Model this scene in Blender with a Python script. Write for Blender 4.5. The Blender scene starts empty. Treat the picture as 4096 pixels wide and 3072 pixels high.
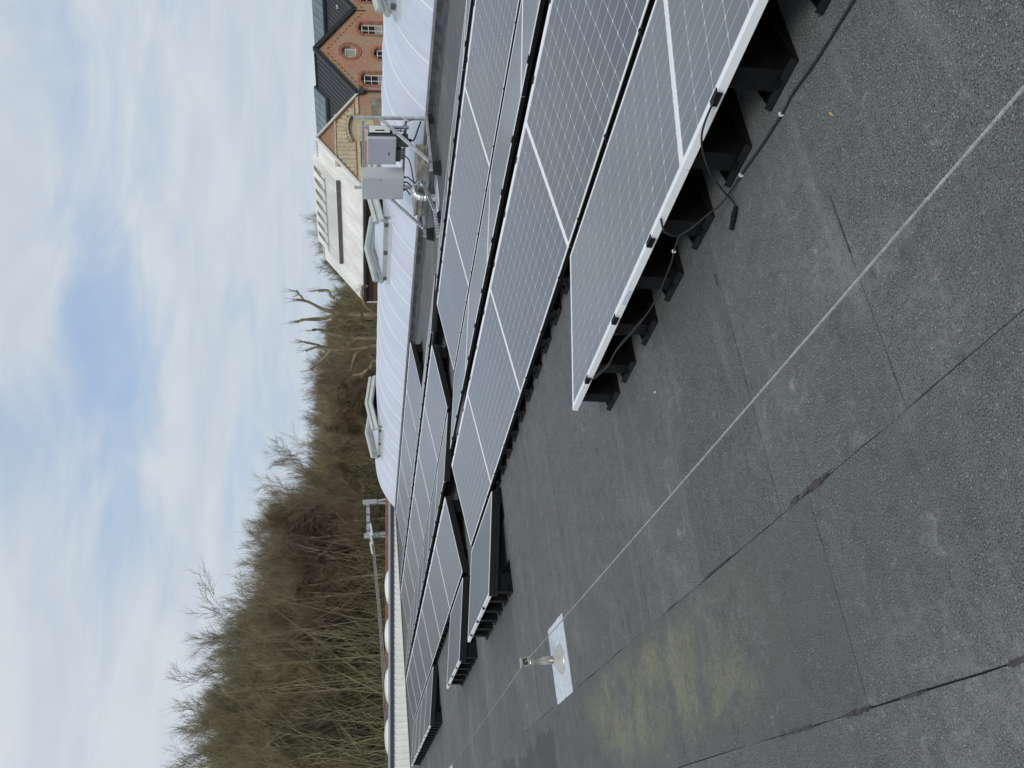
import bpy, math, random
import numpy as np
from mathutils import Vector, Matrix

# ------------------------------------------------------------------ scene, camera, sky, sun, exposure
scn = bpy.context.scene
COL = scn.collection
R_ = math.radians
CAM_H = 1.55
YAW, PITCH, ROLL = 1.0840, -0.18165, -0.03538
LENS = 36.0 * 3535.0 / 4096.0

fw = Vector((-math.sin(YAW) * math.cos(PITCH), math.cos(YAW) * math.cos(PITCH), math.sin(PITCH)))
rt = Vector((math.cos(YAW), math.sin(YAW), 0))
up = rt.cross(fw)
rt2 = rt * math.cos(ROLL) + up * math.sin(ROLL)
up2 = up * math.cos(ROLL) - rt * math.sin(ROLL)
cd = bpy.data.cameras.new('camera')
cam = bpy.data.objects.new('camera', cd)
COL.objects.link(cam)
cd.sensor_fit = 'HORIZONTAL'
cd.sensor_width = 36.0
cd.lens = LENS
cd.clip_start = 0.05
cd.clip_end = 6000
# the phone was held sideways: picture right is the ground, picture left is the sky
M = Matrix((( -up2.x, rt2.x, -fw.x, 0), (-up2.y, rt2.y, -fw.y, 0), (-up2.z, rt2.z, -fw.z, CAM_H), (0, 0, 0, 1)))
cam.matrix_world = M
scn.camera = cam
scn.render.resolution_x = 1024
scn.render.resolution_y = 768

SUN_DIR = Vector((0.80, -0.42, 0.72)).normalized()      # towards the sun
SUN_EL = math.asin(SUN_DIR.z)
SUN_ROT = math.atan2(SUN_DIR.x, SUN_DIR.y)
world = bpy.data.worlds.new('World')
scn.world = world
world.use_nodes = True
wt = world.node_tree
wt.nodes.clear()


def N(t, kind, **kw):
    n = t.nodes.new(kind)
    for k, v in kw.items():
        setattr(n, k, v)
    return n


def math_node(t, op, a, b=None, c=None, clamp=False):
    n = N(t, 'ShaderNodeMath', operation=op)
    n.use_clamp = clamp
    for i, v in enumerate((a, b, c)):
        if v is None:
            continue
        if isinstance(v, (int, float)):
            n.inputs[i].default_value = v
        else:
            t.links.new(v, n.inputs[i])
    return n.outputs[0]


def smooth(t, v, lo, hi):
    n = N(t, 'ShaderNodeMapRange', interpolation_type='SMOOTHSTEP')
    t.links.new(v, n.inputs['Value'])
    n.inputs['From Min'].default_value = lo
    n.inputs['From Max'].default_value = hi
    return n.outputs[0]


def mixc(t, fac, a, b):
    n = N(t, 'ShaderNodeMix', data_type='RGBA')
    if isinstance(fac, (int, float)):
        n.inputs[0].default_value = fac
    else:
        t.links.new(fac, n.inputs[0])
    for i, v in ((6, a), (7, b)):
        if isinstance(v, tuple):
            n.inputs[i].default_value = v if len(v) == 4 else v + (1,)
        else:
            t.links.new(v, n.inputs[i])
    return n.outputs[2]


def noise(t, vec, scale, detail=4, rough=0.55, dist=0.0):
    n = N(t, 'ShaderNodeTexNoise')
    n.inputs['Scale'].default_value = scale
    n.inputs['Detail'].default_value = detail
    n.inputs['Roughness'].default_value = rough
    n.inputs['Distortion'].default_value = dist
    if vec is not None:
        t.links.new(vec, n.inputs['Vector'])
    return n.outputs['Fac']


# cloudy sky: thin broken cloud layer seen in perspective over a Nishita sky
tc = N(wt, 'ShaderNodeTexCoord')
sep = N(wt, 'ShaderNodeSeparateXYZ')
wt.links.new(tc.outputs['Generated'], sep.inputs[0])
zc = math_node(wt, 'MAXIMUM', sep.outputs[2], 0.0)
den = math_node(wt, 'ADD', zc, 0.16)
px = math_node(wt, 'DIVIDE', sep.outputs[0], den)
py = math_node(wt, 'DIVIDE', sep.outputs[1], den)
cmb = N(wt, 'ShaderNodeCombineXYZ')
wt.links.new(px, cmb.inputs[0])
wt.links.new(py, cmb.inputs[1])
mp = N(wt, 'ShaderNodeMapping')
mp.inputs['Rotation'].default_value = (0, 0, R_(-30))
mp.inputs['Scale'].default_value = (1.15, 0.85, 1.0)
mp.inputs['Location'].default_value = (0.0, 0.0, 0.0)
wt.links.new(cmb.outputs[0], mp.inputs[0])
n1 = noise(wt, mp.outputs[0], 0.70, 5, 0.46, 0.15)
n2 = noise(wt, mp.outputs[0], 2.6, 9, 0.55, 0.5)
n3 = noise(wt, mp.outputs[0], 0.8, 3, 0.5)
cover = smooth(wt, math_node(wt, 'ADD', n1, math_node(wt, 'MULTIPLY', math_node(wt, 'SUBTRACT', n2, 0.5), 0.34)), 0.27, 0.50)
sky = N(wt, 'ShaderNodeTexSky', sky_type='NISHITA')
sky.sun_disc = False
sky.sun_elevation = SUN_EL
sky.sun_rotation = SUN_ROT
sky.altitude = 50
sky.air_density = 1.0
sky.dust_density = 1.5
cshade = smooth(wt, math_node(wt, 'ADD', math_node(wt, 'MULTIPLY', n2, 0.6), math_node(wt, 'MULTIPLY', n3, 0.4)), 0.35, 0.66)
ccol = mixc(wt, cshade, (5.35, 6.10, 7.00), (6.75, 7.20, 7.65))
thin = mixc(wt, 0.65, sky.outputs[0], (4.3, 5.65, 7.8))
scol = mixc(wt, cover, thin, ccol)
# the far layer lies edge-on: it closes up towards the horizon
low = smooth(wt, zc, 0.0, 0.30)
scol = mixc(wt, math_node(wt, 'MULTIPLY', math_node(wt, 'SUBTRACT', 1.0, low), 0.45), scol, (5.1, 6.0, 7.0))
bg = N(wt, 'ShaderNodeBackground')
bg.inputs['Strength'].default_value = 0.1
wt.links.new(scol, bg.inputs['Color'])
wo = N(wt, 'ShaderNodeOutputWorld')
wt.links.new(bg.outputs[0], wo.inputs['Surface'])

sl = bpy.data.lights.new('sun', 'SUN')
sl.energy = 1.45
sl.angle = R_(18)
sl.color = (1.0, 0.965, 0.91)
sun = bpy.data.objects.new('sun', sl)
COL.objects.link(sun)
sun.rotation_euler = (-SUN_DIR).to_track_quat('-Z', 'Y').to_euler()
sun.location = (10, -5, 30)

vs = scn.view_settings
vs.view_transform = 'Standard'
vs.look = 'None'
vs.exposure = 0.0
vs.gamma = 1.0
vs.use_curve_mapping = False
random.seed(7)
rng = np.random.default_rng(7)

# ------------------------------------------------------------------ materials
MATS = {}


def mat(name, col, rough=0.6, metal=0.0, var=0.0, vscale=8.0, spec=0.5, coat=0.0, bump=0.0, bscale=200.0,
        stretch=None, island=0.0, col2=None, fine=0.0):
    m = bpy.data.materials.new(name)
    m.use_nodes = True
    t = m.node_tree
    b = t.nodes['Principled BSDF']
    b.inputs['Roughness'].default_value = rough
    b.inputs['Metallic'].default_value = metal
    b.inputs['Specular IOR Level'].default_value = spec
    b.inputs['Coat Weight'].default_value = coat
    geo = N(t, 'ShaderNodeNewGeometry')
    vec = geo.outputs['Position']
    if stretch:
        mpn = N(t, 'ShaderNodeMapping')
        mpn.inputs['Scale'].default_value = stretch
        t.links.new(vec, mpn.inputs[0])
        vec = mpn.outputs[0]
    c = col + (1,)
    src = None
    if var > 0 or col2:
        nz = noise(t, vec, vscale, 6, 0.6)
        fac = smooth(t, nz, 0.3, 0.7)
        lo = tuple(max(0, x * (1 - var)) for x in col)
        hi = tuple(min(1, x * (1 + var)) for x in col) if not col2 else col2
        src = mixc(t, fac, lo, hi)
    if fine > 0:
        nf = noise(t, geo.outputs['Position'], 160, 2, 0.7)
        k = math_node(t, 'ADD', 1 - fine, math_node(t, 'MULTIPLY', nf, 2 * fine))
        cc = N(t, 'ShaderNodeCombineXYZ')
        for i in range(3):
            t.links.new(k, cc.inputs[i])
        mm = N(t, 'ShaderNodeMix', data_type='RGBA', blend_type='MULTIPLY')
        mm.inputs[0].default_value = 1.0
        if src is None:
            mm.inputs[6].default_value = c
        else:
            t.links.new(src, mm.inputs[6])
        t.links.new(cc.outputs[0], mm.inputs[7])
        src = mm.outputs[2]
    if island > 0:
        oi = N(t, 'ShaderNodeObjectInfo')
        k = math_node(t, 'ADD', 1 - island, math_node(t, 'MULTIPLY', oi.outputs['Random'], 2 * island))
        cc = N(t, 'ShaderNodeCombineXYZ')
        for i in range(3):
            t.links.new(k, cc.inputs[i])
        mm = N(t, 'ShaderNodeMix', data_type='RGBA', blend_type='MULTIPLY')
        mm.inputs[0].default_value = 1.0
        if src is None:
            mm.inputs[6].default_value = c
        else:
            t.links.new(src, mm.inputs[6])
        t.links.new(cc.outputs[0], mm.inputs[7])
        src = mm.outputs[2]
    if src is None:
        b.inputs['Base Color'].default_value = c
    else:
        t.links.new(src, b.inputs['Base Color'])
    if bump > 0:
        nb = noise(t, vec, bscale, 3, 0.6)
        bn = N(t, 'ShaderNodeBump')
        bn.inputs['Strength'].default_value = bump
        bn.inputs['Distance'].default_value = 0.01
        t.links.new(nb, bn.inputs['Height'])
        t.links.new(bn.outputs[0], b.inputs['Normal'])
    MATS[name] = m
    return m


mat('frame_alu', (0.86, 0.87, 0.87), 0.42, 0.0, 0.03, 3)
mat('backsheet', (0.70, 0.71, 0.73), 0.30, 0, spec=0.5)
mat('black_plastic', (0.0045, 0.0048, 0.0055), 0.6, 0, 0.4, 25, spec=0.22)
mat('black_rail', (0.009, 0.0092, 0.01), 0.35, 0.0, 0.2, 6)
mat('cable_black', (0.013, 0.014, 0.015), 0.5)
mat('tie_white', (0.7, 0.7, 0.68), 0.5)
mat('sticker', (0.55, 0.66, 0.78), 0.35, 0, 0.15, 90)
mat('bitumen', (0.060, 0.050, 0.045), 0.85, 0, 0.4, 30, bump=0.6, bscale=150)
mat('deck', (0.024, 0.023, 0.023), 0.95)
mat('steel_wire', (0.47, 0.455, 0.42), 0.5, 0.5, 0.2, 60)
mat('stainless', (0.62, 0.59, 0.53), 0.33, 0.85, 0.2, 30, stretch=(60, 60, 2))
mat('patch_felt', (0.56, 0.59, 0.64), 0.8, 0, 0.14, 20, bump=0.35, bscale=60)
mat('galv', (0.50, 0.52, 0.53), 0.42, 0.55, 0.22, 14)
mat('galv_dark', (0.11, 0.115, 0.12), 0.6, 0.3, 0.25, 14)
mat('hole', (0.012, 0.012, 0.013), 0.8)
mat('rubber', (0.011, 0.011, 0.012), 0.8)
mat('concrete', (0.27, 0.245, 0.215), 0.9, 0, 0.28, 9, island=0.12, bump=0.4, bscale=120)
mat('cabinet', (0.50, 0.53, 0.53), 0.4, 0, 0.03, 3, coat=0.1)
mat('inverter_lid', (0.43, 0.45, 0.50), 0.45, 0, 0.03, 3)
mat('inverter_body', (0.05, 0.052, 0.056), 0.5)
mat('white_steel', (0.70, 0.72, 0.72), 0.4, 0.1, 0.08, 10)
mat('foil', (0.72, 0.73, 0.74), 0.28, 1.0, 0.1, 30, bump=0.9, bscale=28)
mat('dome_sheet', (0.57, 0.61, 0.70), 0.42, 0, 0.07, 1.6, stretch=(3, 0.5, 0.5), island=0.025, coat=0.1, fine=0.0)
mat('dome_rib', (0.82, 0.84, 0.86), 0.4)
mat('kerb_metal', (0.36, 0.37, 0.38), 0.5, 0.35, 0.25, 4, stretch=(1, 1, 5))
mat('kerb_felt', (0.055, 0.057, 0.06), 0.75, 0, 0.45, 7, bump=0.4, bscale=40)
mat('vent_metal', (0.46, 0.50, 0.48), 0.45, 0.15, 0.08, 5)
mat('clad_white', (0.90, 0.89, 0.85), 0.5, 0, 0.05, 2, island=0.03)
mat('coping_dark', (0.055, 0.066, 0.08), 0.5, 0.1, 0.1, 3)
mat('flash_grey', (0.42, 0.46, 0.52), 0.5, 0.2)
mat('roof_grey', (0.20, 0.20, 0.21), 0.85, 0, 0.2, 2)
mat('dome_cream', (0.80, 0.79, 0.72), 0.45, 0, 0.06, 2)
mat('terracotta', (0.26, 0.12, 0.08), 0.85, 0, 0.25, 2)
mat('slate', (0.040, 0.044, 0.050), 0.5, 0.1, 0.1, 3, island=0.10)
mat('barge_dark', (0.022, 0.025, 0.028), 0.45)
mat('barge_white', (0.74, 0.74, 0.70), 0.5, 0, 0.06, 3)
mat('lantern_glass', (0.10, 0.15, 0.165), 0.12, 0, 0.25, 1.2, coat=0.5)
mat('lantern_frame', (0.05, 0.075, 0.085), 0.45)
mat('white_corr', (0.80, 0.79, 0.75), 0.6, 0, 0.10, 1.5, stretch=(1, 0.3, 0.3), island=0.06)
mat('corr_dark', (0.14, 0.135, 0.125), 0.7, 0, 0.35, 6)
mat('stone_beige', (0.58, 0.49, 0.345), 0.85, 0, 0.16, 4, island=0.10)
mat('stone_groove', (0.30, 0.25, 0.17), 0.9)
mat('stone_grey', (0.26, 0.245, 0.20), 0.9, 0, 0.25, 2)
mat('window_white', (0.78, 0.78, 0.76), 0.4)
mat('glass_dark', (0.018, 0.020, 0.022), 0.06, coat=0.6)
mat('glass_blind', (0.34, 0.35, 0.33), 0.2, coat=0.5)
mat('brick_arch', (0.40, 0.17, 0.115), 0.85, 0, 0.25, 6, island=0.18)
mat('brick_dark', (0.075, 0.04, 0.032), 0.9, 0, 0.3, 6)
mat('gutter', (0.06, 0.058, 0.056), 0.55)
mat('ground_soil', (0.075, 0.062, 0.04), 0.95, 0, 0.4, 0.2)
mat("bark_brown", (0.226, 0.198, 0.114), 0.9, 0, 0.35, 0.7, island=0.28)
mat('bark_grey', (0.290, 0.250, 0.170), 0.9, 0, 0.3, 0.7, island=0.25)
mat('bark_olive', (0.240, 0.222, 0.110), 0.9, 0, 0.35, 0.6, island=0.25)
mat('bark_pollard', (0.19, 0.15, 0.088), 0.9, 0, 0.4, 1.6)
mat('bark_birch', (0.620, 0.590, 0.520), 0.8, 0, 0.35, 1.8)
mat('twig_russet', (0.240, 0.186, 0.118), 0.9, 0, 0.3, 0.7, island=0.25)
mat('pole_pale', (0.290, 0.255, 0.175), 0.9, 0, 0.35, 0.5)
mat('ivy', (0.070, 0.085, 0.030), 0.7, 0, 0.4, 1.5)
mat('insulator', (0.62, 0.70, 0.68), 0.15, coat=0.6)
mat('conductor', (0.42, 0.40, 0.36), 0.5, 0.4)
mat('leaf_tan', (0.55, 0.36, 0.17), 0.7)
mat('knob_black', (0.02, 0.02, 0.02), 0.4)


def brick_mat(name, a, b, mortar, mix2):
    m = bpy.data.materials.new(name)
    m.use_nodes = True
    t = m.node_tree
    bs = t.nodes['Principled BSDF']
    bs.inputs['Roughness'].default_value = 0.9
    geo = N(t, 'ShaderNodeNewGeometry')
    sp = N(t, 'ShaderNodeSeparateXYZ')
    t.links.new(geo.outputs['Position'], sp.inputs[0])
    cb = N(t, 'ShaderNodeCombineXYZ')
    t.links.new(math_node(t, 'ADD', sp.outputs[0], sp.outputs[1]), cb.inputs[0])
    t.links.new(sp.outputs[2], cb.inputs[1])
    br = N(t, 'ShaderNodeTexBrick')
    br.inputs['Scale'].default_value = 1.0
    br.inputs['Brick Width'].default_value = 0.22
    br.inputs['Row Height'].default_value = 0.07
    br.inputs['Mortar Size'].default_value = 0.009
    br.inputs['Color1'].default_value = a + (1,)
    br.inputs['Color2'].default_value = b + (1,)
    br.inputs['Mortar'].default_value = mortar + (1,)
    t.links.new(cb.outputs[0], br.inputs['Vector'])
    nz = noise(t, geo.outputs['Position'], 0.55, 5, 0.6)
    patches = smooth(t, nz, 0.44, 0.62)
    c1 = mixc(t, math_node(t, 'MULTIPLY', patches, 0.62), br.outputs['Color'], mix2)
    nz2 = noise(t, geo.outputs['Position'], 6.0, 4, 0.7)
    k = math_node(t, 'ADD', 0.62, math_node(t, 'MULTIPLY', nz2, 0.76))
    cc = N(t, 'ShaderNodeCombineXYZ')
    for i in range(3):
        t.links.new(k, cc.inputs[i])
    mm = N(t, 'ShaderNodeMix', data_type='RGBA', blend_type='MULTIPLY')
    mm.inputs[0].default_value = 1.0
    t.links.new(c1, mm.inputs[6])
    t.links.new(cc.outputs[0], mm.inputs[7])
    t.links.new(mm.outputs[2], bs.inputs['Base Color'])
    bn = N(t, 'ShaderNodeBump')
    bn.inputs['Strength'].default_value = 0.5
    bn.inputs['Distance'].default_value = 0.01
    bn.invert = True
    t.links.new(br.outputs['Fac'], bn.inputs['Height'])
    t.links.new(bn.outputs[0], bs.inputs['Normal'])
    MATS[name] = m


brick_mat('brick_red', (0.54, 0.215, 0.115), (0.34, 0.135, 0.075), (0.50, 0.42, 0.32), (0.40, 0.32, 0.215))
brick_mat('brick_brown', (0.19, 0.085, 0.065), (0.13, 0.065, 0.052), (0.18, 0.14, 0.12), (0.14, 0.09, 0.07))


def cell_mat():
    m = bpy.data.materials.new('cell')
    m.use_nodes = True
    t = m.node_tree
    b = t.nodes['Principled BSDF']
    tcn = N(t, 'ShaderNodeTexCoord')
    wv = N(t, 'ShaderNodeTexWave', wave_type='BANDS', bands_direction='Y')
    wv.inputs['Scale'].default_value = 62.0
    wv.inputs['Distortion'].default_value = 0.0
    t.links.new(tcn.outputs['Object'], wv.inputs['Vector'])
    f = smooth(t, wv.outputs['Fac'], 0.86, 0.98)
    oi = N(t, 'ShaderNodeObjectInfo')
    geo = N(t, 'ShaderNodeNewGeometry')
    nz = noise(t, geo.outputs['Position'], 1.3, 4, 0.6)
    base = mixc(t, nz, (0.020, 0.026, 0.044), (0.032, 0.039, 0.060))
    mpd = N(t, 'ShaderNodeMapping')
    mpd.inputs['Scale'].default_value = (5.0, 0.8, 1.0)
    t.links.new(geo.outputs['Position'], mpd.inputs[0])
    dust = noise(t, mpd.outputs[0], 1.2, 6, 0.65, 0.3)
    base = mixc(t, math_node(t, 'MULTIPLY', smooth(t, dust, 0.45, 0.78), 0.26), base, (0.15, 0.16, 0.175))
    sp_ = noise(t, geo.outputs['Position'], 26, 2, 0.5)
    base = mixc(t, math_node(t, 'MULTIPLY', smooth(t, sp_, 0.74, 0.80), 0.35), base, (0.30, 0.30, 0.29))
    base = mixc(t, math_node(t, 'MULTIPLY', oi.outputs['Random'], 0.10), base, (0.10, 0.11, 0.13))
    c = mixc(t, math_node(t, 'MULTIPLY', f, 0.22), base, (0.30, 0.30, 0.31))
    t.links.new(c, b.inputs['Base Color'])
    # dust film that dulls the glass unevenly
    rg = math_node(t, 'ADD', 0.26, math_node(t, 'MULTIPLY', nz, 0.10))
    t.links.new(rg, b.inputs['Roughness'])
    b.inputs['IOR'].default_value = 1.5
    b.inputs['Coat Weight'].default_value = 0.8
    b.inputs['Coat Roughness'].default_value = 0.30
    b.inputs['Coat IOR'].default_value = 1.5
    MATS['cell'] = m


cell_mat()


def felt_mat():
    m = bpy.data.materials.new('roof_felt')
    m.use_nodes = True
    t = m.node_tree
    b = t.nodes['Principled BSDF']
    b.inputs['Roughness'].default_value = 0.85
    b.inputs['Specular IOR Level'].default_value = 0.28
    geo = N(t, 'ShaderNodeNewGeometry')
    P = geo.outputs['Position']
    sp = N(t, 'ShaderNodeSeparateXYZ')
    t.links.new(P, sp.inputs[0])
    X, Y = sp.outputs[0], sp.outputs[1]
    oi = N(t, 'ShaderNodeObjectInfo')
    grain = noise(t, P, 185, 3, 0.85)
    mid = noise(t, P, 30, 6, 0.8)
    coarse = noise(t, P, 7, 7, 0.74)
    # mineral granules
    base = mixc(t, smooth(t, grain, 0.38, 0.64), (0.026, 0.028, 0.0285), (0.212, 0.219, 0.217))
    base = mixc(t, math_node(t, 'MULTIPLY', smooth(t, mid, 0.44, 0.64), 0.30), base, (0.200, 0.205, 0.202))
    base = mixc(t, math_node(t, 'MULTIPLY', smooth(t, coarse, 0.50, 0.32), 0.42), base, (0.042, 0.044, 0.045))
    # bright mica flecks
    vo = N(t, 'ShaderNodeTexVoronoi')
    vo.inputs['Scale'].default_value = 120
    t.links.new(P, vo.inputs['Vector'])
    vsp = N(t, 'ShaderNodeSeparateColor')
    t.links.new(vo.outputs['Color'], vsp.inputs[0])
    fle = math_node(t, 'MULTIPLY', math_node(t, 'LESS_THAN', vo.outputs['Distance'], 0.30), math_node(t, 'GREATER_THAN', vsp.outputs[0], 0.91))
    base = mixc(t, math_node(t, 'MULTIPLY', fle, 0.5), base, (0.50, 0.51, 0.50))
    # pale run-off streaks lying along the fall (Y)
    ms = N(t, 'ShaderNodeMapping')
    ms.inputs['Scale'].default_value = (7.0, 0.9, 1)
    t.links.new(P, ms.inputs[0])
    st = noise(t, ms.outputs[0], 1.0, 6, 0.62, 0.3)
    base = mixc(t, math_node(t, 'MULTIPLY', smooth(t, st, 0.50, 0.78), 0.24), base, (0.30, 0.31, 0.305))
    big = noise(t, P, 0.75, 5, 0.6)
    base = mixc(t, math_node(t, 'MULTIPLY', smooth(t, big, 0.42, 0.70), 0.30), base, (0.095, 0.100, 0.103))
    pale = noise(t, P, 1.1, 6, 0.68, 0.5)
    base = mixc(t, math_node(t, 'MULTIPLY', smooth(t, pale, 0.50, 0.70), math_node(t, 'MULTIPLY', smooth(t, mid, 0.30, 0.62), 0.40)), base, (0.27, 0.275, 0.27))
    sc = noise(t, P, 7.5, 8, 0.78, 0.9)
    base = mixc(t, math_node(t, 'MULTIPLY', smooth(t, sc, 0.57, 0.70), 0.42), base, (0.36, 0.37, 0.365))

    def band(v, a, b_, c_, d_):
        return math_node(t, 'MULTIPLY', smooth(t, v, a, b_), math_node(t, 'SUBTRACT', 1.0, smooth(t, v, c_, d_)))
    # silt and moss in the low walkway by the joint
    silt = math_node(t, 'MULTIPLY', band(Y, 0.15, 0.45, 0.93, 0.975), band(X, -8.0, -5.5, -3.0, -2.3))
    base = mixc(t, math_node(t, 'MULTIPLY', silt, math_node(t, 'MULTIPLY', smooth(t, noise(t, P, 2.6, 7, 0.7), 0.36, 0.62), 0.42)), base, (0.150, 0.143, 0.118))
    ms2 = N(t, 'ShaderNodeMapping')
    ms2.inputs['Scale'].default_value = (2.0, 1.9, 1)
    ms2.inputs['Location'].default_value = (0.4, 0.2, 0)
    t.links.new(P, ms2.inputs[0])
    mo = noise(t, ms2.outputs[0], 1.5, 7, 0.66, 0.4)
    moss = math_node(t, 'MULTIPLY', band(Y, 0.25, 0.5, 0.80, 0.97), band(X, -6.6, -5.9, -3.9, -3.2))
    base = mixc(t, math_node(t, 'MULTIPLY', moss, math_node(t, 'MULTIPLY', math_node(t, 'MULTIPLY', smooth(t, mo, 0.36, 0.64), math_node(t, 'ADD', 0.35, smooth(t, mid, 0.36, 0.60))), 0.55)), base, (0.268, 0.262, 0.160))
    # damp patch near the far patch
    wet_n = noise(t, P, 2.2, 5, 0.6, 0.5)
    wy = math_node(t, 'ADD', Y, math_node(t, 'MULTIPLY', math_node(t, 'SUBTRACT', wet_n, 0.5), 0.55))
    wet = math_node(t, 'MULTIPLY', math_node(t, 'LESS_THAN', wy, 0.80), band(X, -13, -12, -7.75, -7.55))
    base = mixc(t, math_node(t, 'MULTIPLY', wet, 0.50), base, (0.060, 0.058, 0.052))
    # each sheet has its own shade
    k = math_node(t, 'ADD', 0.91, math_node(t, 'MULTIPLY', oi.outputs['Random'], 0.17))
    cc = N(t, 'ShaderNodeCombineXYZ')
    for i in range(3):
        t.links.new(k, cc.inputs[i])
    mm = N(t, 'ShaderNodeMix', data_type='RGBA', blend_type='MULTIPLY')
    mm.inputs[0].default_value = 1.0
    t.links.new(base, mm.inputs[6])
    t.links.new(cc.outputs[0], mm.inputs[7])
    t.links.new(mm.outputs[2], b.inputs['Base Color'])
    bn = N(t, 'ShaderNodeBump')
    bn.inputs['Strength'].default_value = 0.55
    bn.inputs['Distance'].default_value = 0.004
    t.links.new(math_node(t, 'ADD', grain, math_node(t, 'MULTIPLY', mid, 0.8)), bn.inputs['Height'])
    t.links.new(bn.outputs[0], b.inputs['Normal'])
    MATS['roof_felt'] = m


felt_mat()

# ------------------------------------------------------------------ mesh helpers


class MB:
    """collects shapes; build() links them as ONE mesh object"""

    def __init__(self):
        self.v, self.f = [], []

    def add(self, vs, fs):
        o = len(self.v)
        self.v += [tuple(p) for p in vs]
        self.f += [tuple(i + o for i in f) for f in fs]
        return self

    def box(self, x0, x1, y0, y1, z0, z1):
        vs = [(x, y, z) for z in (z0, z1) for y in (y0, y1) for x in (x0, x1)]
        return self.add(vs, [(0, 2, 3, 1), (4, 5, 7, 6), (0, 1, 5, 4), (2, 6, 7, 3), (0, 4, 6, 2), (1, 3, 7, 5)])

    def bev(self, x0, x1, y0, y1, z0, z1, c=0.01):
        """box with chamfered vertical edges and top"""
        def ring(x0, x1, y0, y1, c, z):
            return [(x0 + c, y0, z), (x1 - c, y0, z), (x1, y0 + c, z), (x1, y1 - c, z), (x1 - c, y1, z), (x0 + c, y1, z), (x0, y1 - c, z), (x0, y0 + c, z)]
        vs = ring(x0, x1, y0, y1, c, z0) + ring(x0, x1, y0, y1, c, z1 - c) + ring(x0 + c, x1 - c, y0 + c, y1 - c, c * 0.6, z1)
        fs = [tuple(range(7, -1, -1)), tuple(range(16, 24))]
        for k in (0, 8):
            for i in range(8):
                j = (i + 1) % 8
                fs.append((k + i, k + j, k + 8 + j, k + 8 + i))
        return self.add(vs, fs)

    def bar(self, a, b, w, h, upv=(0, 0, 1)):
        a, b = Vector(a), Vector(b)
        d = (b - a).normalized()
        s = d.cross(Vector(upv))
        if s.length < 1e-4:
            s = d.cross(Vector((0, 1, 0)))
        s.normalize()
        u = s.cross(d)
        vs = []
        for p in (a, b):
            for sx, sz in ((-1, -1), (1, -1), (1, 1), (-1, 1)):
                vs.append(p + s * (sx * w / 2) + u * (sz * h / 2))
        return self.add(vs, [(3, 2, 1, 0), (4, 5, 6, 7), (0, 1, 5, 4), (1, 2, 6, 5), (2, 3, 7, 6), (3, 0, 4, 7)])

    def tube(self, pts, rad, n=8, cap=True):
        pts = [Vector(p) for p in pts]
        rads = rad if isinstance(rad, (list, tuple)) else [rad] * len(pts)
        o = len(self.v)
        prev = None
        for i, p in enumerate(pts):
            d = (pts[min(i + 1, len(pts) - 1)] - pts[max(i - 1, 0)])
            d.normalize()
            if prev is None:
                s = d.cross(Vector((0, 0, 1)))
                if s.length < 1e-3:
                    s = d.cross(Vector((1, 0, 0)))
            else:
                s = prev - d * prev.dot(d)
            s.normalize()
            prev = s
            u = s.cross(d)
            for k in range(n):
                a = 2 * math.pi * k / n
                self.v.append(tuple(p + (s * math.cos(a) + u * math.sin(a)) * rads[i]))
        m = len(pts)
        for i in range(m - 1):
            for k in range(n):
                k2 = (k + 1) % n
                self.f.append((o + i * n + k, o + i * n + k2, o + (i + 1) * n + k2, o + (i + 1) * n + k))
        if cap:
            self.f.append(tuple(o + k for k in range(n - 1, -1, -1)))
            self.f.append(tuple(o + (m - 1) * n + k for k in range(n)))
        return self

    def prism(self, poly, axis, a, b):
        """poly of 2D points extruded along axis (0=x,1=y,2=z) from a to b"""
        def p3(p, t):
            return {0: (t, p[0], p[1]), 1: (p[0], t, p[1]), 2: (p[0], p[1], t)}[axis]
        n = len(poly)
        vs = [p3(p, a) for p in poly] + [p3(p, b) for p in poly]
        fs = [tuple(range(n - 1, -1, -1)), tuple(range(n, 2 * n))]
        for i in range(n):
            j = (i + 1) % n
            fs.append((i, j, n + j, n + i))
        return self.add(vs, fs)

    def lathe(self, prof, c, n=16):
        """prof: (radius, z) list, axis z at c"""
        o = len(self.v)
        for r, z in prof:
            for k in range(n):
                a = 2 * math.pi * k / n
                self.v.append((c[0] + r * math.cos(a), c[1] + r * math.sin(a), c[2] + z))
        for i in range(len(prof) - 1):
            for k in range(n):
                k2 = (k + 1) % n
                self.f.append((o + i * n + k, o + i * n + k2, o + (i + 1) * n + k2, o + (i + 1) * n + k))
        self.f.append(tuple(o + k for k in range(n - 1, -1, -1)))
        self.f.append(tuple(o + (len(prof) - 1) * n + k for k in range(n)))
        return self

    def mesh(self, name, m, smooth_=False):
        me = bpy.data.meshes.new(name)
        me.from_pydata(self.v, [], self.f)
        me.materials.append(MATS[m])
        if smooth_:
            me.polygons.foreach_set('use_smooth', [True] * len(me.polygons))
        me.update()
        return me

    def build(self, name, m, parent=None, smooth_=False):
        # recalculated normals keep hand-made faces pointing outwards
        me = self.mesh(name, m, smooth_)
        import bmesh
        bm = bmesh.new()
        bm.from_mesh(me)
        bmesh.ops.recalc_face_normals(bm, faces=bm.faces)
        bm.to_mesh(me)
        bm.free()
        return link(name, me, parent)


def link(name, me, parent=None, loc=None):
    o = bpy.data.objects.new(name, me)
    COL.objects.link(o)
    if parent is not None:
        o.parent = parent
    if loc is not None:
        o.location = loc
    return o


def tag(o, label=None, cat=None, group=None, kind=None):
    if label:
        o['label'] = label
    if cat:
        o['category'] = cat
    if group:
        o['group'] = group
    if kind:
        o['kind'] = kind
    return o


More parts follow.
